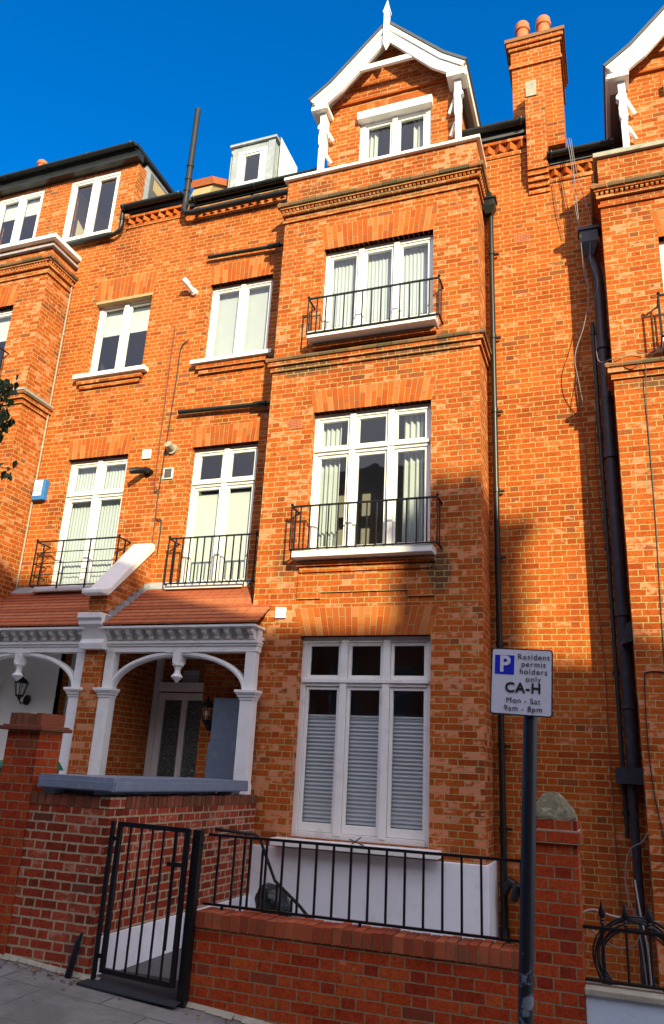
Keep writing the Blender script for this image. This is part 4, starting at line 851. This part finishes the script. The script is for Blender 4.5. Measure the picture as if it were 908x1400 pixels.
# left pier and stepped wall
t = thing('brick_pier', 'red brick pier with dark brick capping at the left edge', 'pier', (-5.1, 6.1, -1.6), 'front garden piers')
k = MB().box(-5.33, -4.965, 5.95, 6.27, -2.9, .235); k.build('pier_body', M['brick_low'], t)
k = MB(); k.box(-5.39, -4.905, 5.89, 6.33, .235, .27); k.box(-5.37, -4.925, 5.91, 6.31, .27, .285); cp = k.build('tile_creasing', M['coping_old'], t, bevel=.006); rowlock(t, -5.33, -4.965, 5.945, 6.275, .287, .10, 'coping_old')
t = thing('garden_wall', 'chest-high weathered brick wall with pale mortar left of the black gate', 'garden wall', (-4.5, 6.1, -1.7), 'front garden walls')
k = MB(); k.box(-4.96, -4.13, 5.97, 6.19, -2.9, -.39); k.box(-4.35, -4.13, 6.19, 8.93, -2.9, -.39); k.build('wall_body', M['brick_old'], t)
rowlock(t, -4.96, -4.24, 5.965, 6.195, -.386, .098, 'coping_old'); k = MB().box(-4.235, -4.125, 5.965, 6.195, -.386, -.288); k.build('corner_brick', M['brick_old'], t); rowlock(t, -4.355, -4.125, 6.20, 8.93, -.386, .098, 'coping_old', 'y')
k = MB(); k.box(-4.132, -4.112, 6.02, 8.92, -2.9, -1.365); k.build('rendered_base', M['render'], t, bevel=.004)
k = MB(); k.box(-4.86, -4.07, 5.90, 8.55, -.245, -.145)
for i in range(4): k.box(-4.855+.1975*i, -4.667+.1975*i, 5.905, 8.545, -.145, -.130)
k.box(-4.068, -4.062, 5.92, 8.53, -.235, -.165); k.box(-4.84, -4.09, 5.890, 5.899, -.235, -.165)
t = thing('storage_lid', 'blue-grey painted flat timber lid laid over the weathered garden wall', 'lid', (-4.5, 7.2, -.25)); k.build('lid_board', M['grey'], t, bevel=.006)
k = MB(); k.box(-4.84, -4.72, 5.96, 6.1, -.29, -.245); k.box(-4.33, -4.15, 8.3, 8.5, -.29, -.245); k.box(-4.80, -4.40, 6.1, 8.4, -.9, -.245); k.build('bearer', M['grey'], t)
o = simple('cabinet', 'tall blue-grey board cabinet standing in the porch beside the white post', 'cabinet', 'grey', lambda k: (k.box(-5.02, -4.64, 9.28, 9.52, -.95, .865), k.box(-5.06, -5.02, 9.30, 9.5, -.95, .30)), bevel=.005)
t = thing('wheelie_bin', 'green plastic bin behind the pier at the left edge', 'bin', (-6.05, 7.0, -.95)); k = MB().hexa([(-6.3, 6.8, -.95), (-5.85, 6.8, -.95), (-5.85, 7.3, -.95), (-6.3, 7.3, -.95)], [(-6.36, 6.72, -.12), (-5.79, 6.72, -.12), (-5.79, 7.36, -.12), (-6.36, 7.36, -.12)]); k.build('bin_body', M['green'], t, bevel=.015)
k = MB().hexa([(-6.39, 6.69, -.12), (-5.76, 6.69, -.12), (-5.76, 7.39, -.12), (-6.39, 7.39, -.12)], [(-6.35, 6.73, -.06), (-5.80, 6.73, -.06), (-5.80, 7.35, -.03), (-6.35, 7.35, -.03)]); k.build('bin_lid', M['green'], t, bevel=.01)
lv = MB(); rl = random.Random(8)
for i in range(90):
    x = rl.choice((rl.uniform(-4.9, -4.1), rl.uniform(-3.2, -.6), rl.uniform(-5, -.5))); y = 5.95-abs(rl.gauss(0, .12))-.02; z = gz(x)+.006-.05*(5.96-y)/2.41; a = rl.uniform(0, 6.28); l = rl.uniform(.012, .032)
    dx, dy = math.cos(a)*l, math.sin(a)*l; lv.quad((x-dx, y-dy, z+.004), (x-dy*.5, y+dx*.5, z+.012), (x+dx, y+dy, z+.006), (x+dy*.5, y-dx*.5, z+.002))
lv = lv.build('leaf_litter', M['litter']); lv['kind'] = 'stuff'; lv['label'] = 'small dead leaves and grit along the foot of the garden walls'; lv['category'] = 'leaves'
# black gate
t = thing('metal_gate', 'black iron gate of thin upright bars standing in the gap between the brick walls', 'gate', (-3.6, 5.95, -1.6))
ga, gb = -3.985, -3.285
def gy(x): return 5.955-.10*(x-ga)/(gb-ga)
k = MB()
for x in (ga, gb): k.box(x-.018, x+.018, gy(x)-.018, gy(x)+.018, -1.585, -.475)
for z in (-.49, -1.57): k.hexa([(ga, gy(ga)-.016, z-.018), (gb, gy(gb)-.016, z-.018), (gb, gy(gb)+.016, z-.018), (ga, gy(ga)+.016, z-.018)], [(ga, gy(ga)-.016, z+.018), (gb, gy(gb)-.016, z+.018), (gb, gy(gb)+.016, z+.018), (ga, gy(ga)+.016, z+.018)])
k.build('gate_frame', M['black'], t)
for i in range(1, 6):
    x = ga+(gb-ga)*i/6; k = MB().box(x-.007, x+.007, gy(x)-.007, gy(x)+.007, -1.56, -.50); k.build('gate_bar', M['black'], t)
k = MB(); k.box(-3.44, -3.29, 5.84, 5.875, -.76, -.73); k.box(-3.395, -3.375, 5.85, 5.865, -1.35, -.5); k.build('latch', M['black'], t)
k = MB(); k.box(-4.03, -3.99, 5.95, 5.98, -.62, -.59); k.box(-4.03, -3.99, 5.95, 5.98, -1.49, -1.46); k.build('hinge', M['black'], t)
simple('gate_post', 'thin black iron post against the wall corner on the hinge side of the gate', 'post', 'black', lambda k: (k.box(-4.065, -4.035, 5.93, 5.96, -1.72, -.47),), 'gate posts')
simple('gate_post', 'thick black iron post between the gate and the railing', 'post', 'black', lambda k: (k.box(-3.262, -3.195, 5.90, 5.965, -1.82, -.485),), 'gate posts')
simple('iron_stub', 'short black rusty iron stub leaning on the foot of the weathered wall', 'iron stub', 'black', lambda k: k.tube([(-4.27, 5.90, -1.72), (-4.25, 5.915, -1.55), (-4.235, 5.935, -1.40), (-4.215, 5.95, -1.33)], [.030, .028, .024, .010], 8), smooth=True)
# long railing behind the low wall
t = thing('railing', 'long black iron railing of plain upright bars behind the low brick wall', 'railing', (-1.9, 6.1, -1.1))
k = MB(); k.box(-3.22, -.64, 6.085, 6.115, -.535, -.515); k.box(-3.22, -.64, 6.088, 6.112, -1.045, -1.027); k.build('rail', M['black'], t)
for i in range(19):
    x = -3.12+.1415*i
    if x > -.66: break
    k = MB().box(x-.008, x+.008, 6.092, 6.108, -1.035, -.53); k.build('bar', M['black'], t)
k = MB()
for x in (-3.05, -1.9, -.72): k.box(x-.010, x+.010, 6.09, 6.11, -1.19, -1.04)
k.build('foot', M['black'], t)
# handrail of the area steps
t = thing('handrail', 'black iron handrail bending down the basement steps behind the railing', 'handrail', (-3.2, 7.6, -1.4))
k = MB().tube([(-3.95, 7.6, -.60), (-3.50, 7.6, -.62), (-3.44, 7.6, -.66), (-3.34, 7.6, -.85), (-3.25, 7.6, -1.02), (-2.97, 7.6, -1.22), (-2.55, 7.6, -1.60)], .016, 8); k.build('rail', M['black'], t, True)
for x, z in ((-3.40, -.75), (-3.22, -1.05), (-3.06, -1.16), (-2.9, -1.28), (-3.60, -.62)): k = MB().box(x-.010, x+.010, 7.59, 7.61, -2.2, z); k.build('baluster', M['black'], t)
t = thing('guard_rail', 'small black guard rail at the edge of the landing behind the gate', 'guard rail', (-3.8, 7.5, -1.6))
k = MB(); k.box(-4.06, -4.02, 7.42, 7.46, -1.67, -1.38); k.box(-4.05, -3.3, 7.43, 7.45, -1.60, -1.58); k.build('rail', M['black'], t)
# bin bag
bmh = bmesh.new(); bmesh.ops.create_icosphere(bmh, subdivisions=4, radius=1)
rb = random.Random(4)
for v in bmh.verts:
    c = v.co; a = math.atan2(c.y, c.x); f = 1+.07*math.sin(7*a+3*c.z)+.05*math.sin(13*a-5*c.z)+.03*rb.random()
    nk = .35+.65*min(1, max(0, (1.0-c.z)/.55)); v.co = Vector((c.x*.20*f*nk, c.y*.17*f*nk, c.z*.19))
me = bpy.data.meshes.new('rubbish_bag'); bmh.to_mesh(me); bmh.free(); me.materials.append(M['bag']); me.polygons.foreach_set('use_smooth', [True]*len(me.polygons))
bag = bpy.data.objects.new('rubbish_bag', me); COL.objects.link(bag); bag.location = (-3.62, 8.45, -1.34); bag.rotation_euler = (0, RAD(35), 0)
bag['label'] = 'black plastic rubbish bag on the steps in front of the white basement wall'; bag['category'] = 'bag'
simple('twig', 'small dark twig of cable lying on the sill of the ground-floor window', 'twig', 'cable', lambda k: (k.tube([(-2.86, 8.76, -.735), (-2.74, 8.74, -.65)], .006, 5), k.tube([(-2.88, 8.75, -.68), (-2.80, 8.76, -.71), (-2.71, 8.74, -.73)], .006, 5)))
# neighbour's blue wall and spear railing
t = thing('garden_wall', 'pale blue rendered wall at the lower right corner under the spear-topped railing', 'garden wall', (.5, 6.0, -1.9), 'front garden walls')
k = MB().box(-.312, 4.5, 5.97, 6.18, -2.9, -1.275); k.build('wall_body', M['render_blue'], t, bevel=.004); k = MB().box(-.314, 4.5, 5.945, 6.20, -1.275, -1.235); k.build('wall_coping', M['cap_stone'], t, bevel=.006)
t = thing('railing', 'black iron railing with spear finials on the pale blue wall', 'railing', (.3, 6.08, -1.2))
k = MB(); k.box(-.312, 4.4, 6.06, 6.10, -.905, -.885); k.box(-.312, 4.4, 6.06, 6.10, -1.215, -1.20); k.build('rail', M['black'], t)
for i in range(12):
    x = -.185+.148*i; k = MB(); k.tube([(x, 6.08, -1.21), (x, 6.08, -.86)], .010, 6); k.lathe(x, 6.08, [(.010, -.87), (.020, -.862), (.011, -.85), (.017, -.842), (.011, -.832), (.022, -.815), (.026, -.805), (.012, -.76), (.001, -.72)], 8); k.build('spear_bar', M['black'], t, True)
t = thing('cable_coil', 'thick coil of black cable hung behind the spear-topped railing', 'cable coil', (.0, 6.2, -1.05))
k = MB(); rr = random.Random(9)
for i in range(11):
    a0, R1, R2 = rr.random()*6, .20+rr.random()*.045, .20+rr.random()*.05; cx, cz = .02+rr.uniform(-.02, .02), -1.07+rr.uniform(-.025, .02)
    k.tube([(cx+R1*math.cos(a0+q*math.pi/18)*1.1, 6.15+.02*math.sin(q*.35+i)+rr.uniform(-.003, .003), cz+R2*math.sin(a0+q*math.pi/18)) for q in range(37)], .0065, 5)
k.build('coil', M['cable'], t, True)
cable('cable', [(-.31, 6.16, -.82), (-.24, 6.18, -.80), (-.12, 6.2, -.83), (.0, 6.2, -.84), (.06, 6.2, -.83)], .006, 'cable_w', 'pale cable laid along the top of the spear-topped railing')
cable('cable', [(-.28, 6.18, -.90), (-.20, 6.2, -.98), (-.10, 6.2, -1.02), (.0, 6.2, -1.0), (.05, 6.2, -.93)], .005, 'cable_w', 'pale cable sagging across the middle of the black cable coil')
cable('cable', [(.04, 6.3, -.6), (.06, 6.3, -.8), (.09, 6.3, -1.0), (.10, 6.3, -1.25)], .006, 'cable_w', 'pale cable falling straight down behind the black cable coil')
simple('red_reflector', 'small red plastic tag on the spear-topped railing at the right edge', 'tag', 'redplastic', lambda k: k.box(.195, .23, 6.04, 6.055, -.95, -.885), bevel=.003)

# ================================================================= parking sign
LEAN = .048
sg = thing('parking_sign', 'grey-white resident permit parking sign on a leaning black post with flaking paint', 'sign', (-.545, 4.56, gz(-.5)))
def LP(x, z): return (-.4615+(x)+(z-.34)*LEAN, z-(x)*LEAN)       # x across the panel, z up; leans to the right
k = MB().tube([(-.4615-(.34+2.0)*LEAN, 4.56, -2.0), (-.4615+.30*LEAN, 4.56, .64)], .0385, 24); k.build('post', M['post'], sg, True)
def rrect(w, h, r, n=5):
    P = []
    for cx, cz, a0 in ((w/2-r, h/2-r, 0), (-w/2+r, h/2-r, 90), (-w/2+r, -h/2+r, 180), (w/2-r, -h/2+r, 270)):
        for i in range(n+1): a = RAD(a0+90*i/n); P.append((cx+r*math.cos(a), cz+r*math.sin(a)))
    return P
SCX, SCZ, SW, SH = -.047, .540, .342, .372
def place(o, x, z, y):                       # put an object in the sign's leaning plane
    X, Z = LP(x, z); o.rotation_euler = (0, LEAN, 0); o.location = (X-sg.location.x, y-sg.location.y, Z-sg.location.z); o.parent = sg
for nm, w, h, r, y0, y1, mt in (('sign_panel', SW, SH, .018, 4.508, 4.513, 'ink'), ('sign_face', SW-.014, SH-.014, .013, 4.505, 4.508, 'signface')):
    k = MB().prism(rrect(w, h, r), 'y', 0, y1-y0); o = k.build(nm, M[mt]); place(o, SCX, SCZ, y0)
k = MB(); k.box(-.10, .10, .0, .01, -.02, .02); k.box(-.06, .06, 0.01, .09, -.015, .015); o = k.build('bracket', M['black']); place(o, .0, SCZ+.08, 4.514)
k = MB().box(-.054, .054, 0, .0015, -.054, .054); o = k.build('blue_square', M['blue']); place(o, SCX-.095, SCZ+.092, 4.5033)
def text(s, x, z, size, mat='ink', xs=1.0, sp=1.0, bold=0.0, name='lettering'):
    c = bpy.data.curves.new(name, 'FONT'); c.body = s; c.size = size; c.align_x = 'CENTER'; c.align_y = 'CENTER'; c.extrude = .0005; c.space_character = sp; c.offset = bold
    c.materials.append(M[mat]); o = bpy.data.objects.new(name, c); COL.objects.link(o); place(o, x, z, 4.5015)
    o.rotation_euler = Matrix.Rotation(LEAN, 3, 'Y').to_3x3().__matmul__(Matrix.Rotation(math.pi/2, 3, 'X')).to_euler(); o.scale = (xs, 1, 1)
    me = bpy.data.meshes.new_from_object(o); me.name = name; q = bpy.data.objects.new(name, me); COL.objects.link(q); q.parent = sg; q.location = o.location; q.rotation_euler = o.rotation_euler; q.scale = o.scale; bpy.data.objects.remove(o)
text('P', SCX-.094, SCZ+.092, .125, 'signface', .95, bold=.004)
for s, x, z in (('Resident', .066, .140), ('permit', .066, .099), ('holders', .066, .058), ('only', .066, .016)): text(s, SCX+x, SCZ+z, .043, sp=1.18)
text('CA-H', SCX+.010, SCZ-.036, .076, sp=1.12, bold=.002)
text('Mon - Sat', SCX+.012, SCZ-.105, .043, sp=1.12); text('9am - 8pm', SCX+.012, SCZ-.148, .043, sp=1.14)

# ================================================================= street tree at the left, only a spray of leaves enters the frame
tr = thing('street_tree', 'dark leafy spray of a street tree reaching in from the left edge', 'tree', (-6.9, 4.7, gz(-6.9)))
k = MB(); k.tube([(-6.9, 4.7, gz(-6.9)-.1), (-6.88, 4.7, -.2), (-6.8, 4.75, 1.4), (-6.85, 4.8, 3.0), (-6.8, 4.8, 4.8)], [.13, .11, .095, .07, .03], 10)
lf = MB(); rr = random.Random(12)
tips = []
for i in range(16):
    a = rr.uniform(0, 6.28); z = rr.uniform(1.9, 4.6); L = rr.uniform(.6, 1.15); p0 = Vector((-6.83, 4.78, z)); d = Vector((math.cos(a), math.sin(a), rr.uniform(.0, .5)))
    if d.x > .2 and abs(d.y) < .8: d.x *= .4
    p1 = p0+d*L; k.tube([p0, p0+d*L*.5+Vector((0, 0, .06)), p1], [.025, .016, .005], 6); tips.append((p0, p1))
def spray(p0, p1, n, spread):
    for j in range(n):
        f = rr.uniform(.3, 1.05); c = p0.lerp(p1, f)+Vector((rr.gauss(0, spread), rr.gauss(0, spread), rr.gauss(0, spread)))
        ax = Vector((rr.gauss(0, 1), rr.gauss(0, 1), -1.2-rr.random())).normalized(); sd_ = ax.cross(Vector((rr.gauss(0, 1), rr.gauss(0, 1), rr.gauss(0, 1)))).normalized(); l = rr.uniform(.06, .095); w = l*.30
        nn = ax.cross(sd_)*w*.35
        lf.quad(c, c+ax*l*.35+sd_*w+nn, c+ax*l*.75+sd_*w*.6+nn, c+ax*l*1.1); lf.quad(c, c+ax*l*1.1, c+ax*l*.75-sd_*w*.6+nn, c+ax*l*.35-sd_*w+nn)
for a, b in tips: spray(a, b, 130, .14)
for p in ([(-6.82, 4.78, 2.7), (-5.6, 4.6, 3.02), (-4.98, 4.5, 3.02), (-4.66, 4.5, 2.97)], [(-6.82, 4.78, 2.4), (-5.6, 4.6, 2.75), (-4.95, 4.5, 2.78), (-4.62, 4.5, 2.66)], [(-6.82, 4.78, 1.9), (-5.5, 4.6, 2.25), (-4.85, 4.5, 2.30), (-4.52, 4.5, 2.20)]):
    P_ = [Vector(q) for q in p]; k.tube(P_, [.03, .016, .007, .003], 6); spray(P_[0], P_[1], 120, .08)
    spray(P_[2]-Vector((.15, 0, 0)), P_[3], 110 if p[0][2] > 2 else 30, .055)
k.build('trunk', M['bark'], tr, True); lf.build('crown', M['leaf'], tr)

# ================================================================= houses across the street, which shade the foot of the terrace
def far_house(x0, x1, ze, zr, y0, label, gables=(), chim=(), hip=0):
    t = thing('brick_house', label, 'house', ((x0+x1)/2, y0, gz((x0+x1)/2)), 'houses across the street')
    zb = gz(x1)-.6; m = MB(); H = []
    n = int((x1-x0)/1.9)
    for f in range(3):
        for i in range(n):
            xx = x0+(x1-x0)*(i+.5)/n; H.append((xx-.5, xx+.5, gz(x0)+1.0+3.1*f, gz(x0)+2.8+3.1*f))
    yb = y0-7
    wall_y(m, x0, x1, zb, ze, y0-.25, .25, H)
    for X in (x0, x1-.25): m.box(X, X+.25, yb, y0-.25, zb, ze); m.prism([(yb, ze), (y0, ze), ((y0+yb)/2, zr-.1)], 'x', X, X+.25)
    m.box(x0+.25, x1-.25, yb, yb+.25, zb, ze)
    m.build('wall', M['brick_low'], t)
    r = MB(); ym = (y0+yb)/2; r.prism([(y0+.35, ze-.2), (ym, zr), (yb-.35, ze-.2), (yb-.35, ze-.35), (ym, zr-.16), (y0+.35, ze-.35)], 'x', x0-.05, x1+.05); r.build('roof', M['slate'], t)
    for h in H:
        w = MB(); w.box(h[0], h[0]+.07, y0-.2, y0-.14, h[2], h[3]); w.box(h[1]-.07, h[1], y0-.2, y0-.14, h[2], h[3]); w.box(h[0]+.07, h[1]-.07, y0-.2, y0-.14, h[2], h[2]+.07); w.box(h[0]+.07, h[1]-.07, y0-.2, y0-.14, h[3]-.07, h[3]); w.box(h[0]+.07, h[1]-.07, y0-.2, y0-.14, (h[2]+h[3])/2-.03, (h[2]+h[3])/2+.03)
        fr = w.build('window', M['white'], t); g = MB().box(h[0]+.03, h[1]-.03, y0-.18, y0-.17, h[2]+.03, h[3]-.03); g.build('glass', M['obscure'], fr)
    for gx, gw, gzp, gyy in gables:
        g = MB(); g.prism([(gx-gw/2, ze-.3), (gx+gw/2, ze-.3), (gx+gw/2, gzp-gw*.45), (gx, gzp), (gx-gw/2, gzp-gw*.45)], 'y', gyy-.25, gyy); g.build('gable', M['brick'], t)
    for cx, cw, cz, cyy in chim:
        g = MB(); g.box(cx-cw/2, cx+cw/2, cyy-.8, cyy, ze, cz-.25); g.box(cx-cw/2-.10, cx+cw/2+.10, cyy-.88, cyy+.08, cz-.25, cz); c = g.build('chimney', M['brick'], t)
        for i in range(3): k = MB(); chim_pot(k, cx-cw*.3+cw*.3*i, cyy-.4, cz, .35, .12); k.build('chimney_pot', M['terracotta'], c)
    return t
far_house(-40.0, -6.0, 9.4, 12.6, -7.7, 'long brick terrace across the street, up the slope')
# apex positions are at y = -9 so that the sun line meets the facade where the photograph shows the shade
far_house(-6.0, 4.6, 8.9, 12.2, -5.5-2.2, 'brick house across the street, farthest to the left of the row', chim=((1.0, 1.2, 14.0, -11),))
far_house(4.6, 7.8, 9.4, 12.7, -7.7, 'brick house across the street with a front gable', chim=())
far_house(7.8, 14.6, 8.2, 11.4, -7.7, 'brick house across the street with the broad chimney', chim=((12.82, 1.42, 12.9, -10.6),))
far_house(14.6, 24.0, 7.6, 10.65, -7.7, 'brick house across the street, farthest down the slope', chim=((19.0, 1.2, 12.0, -11),))
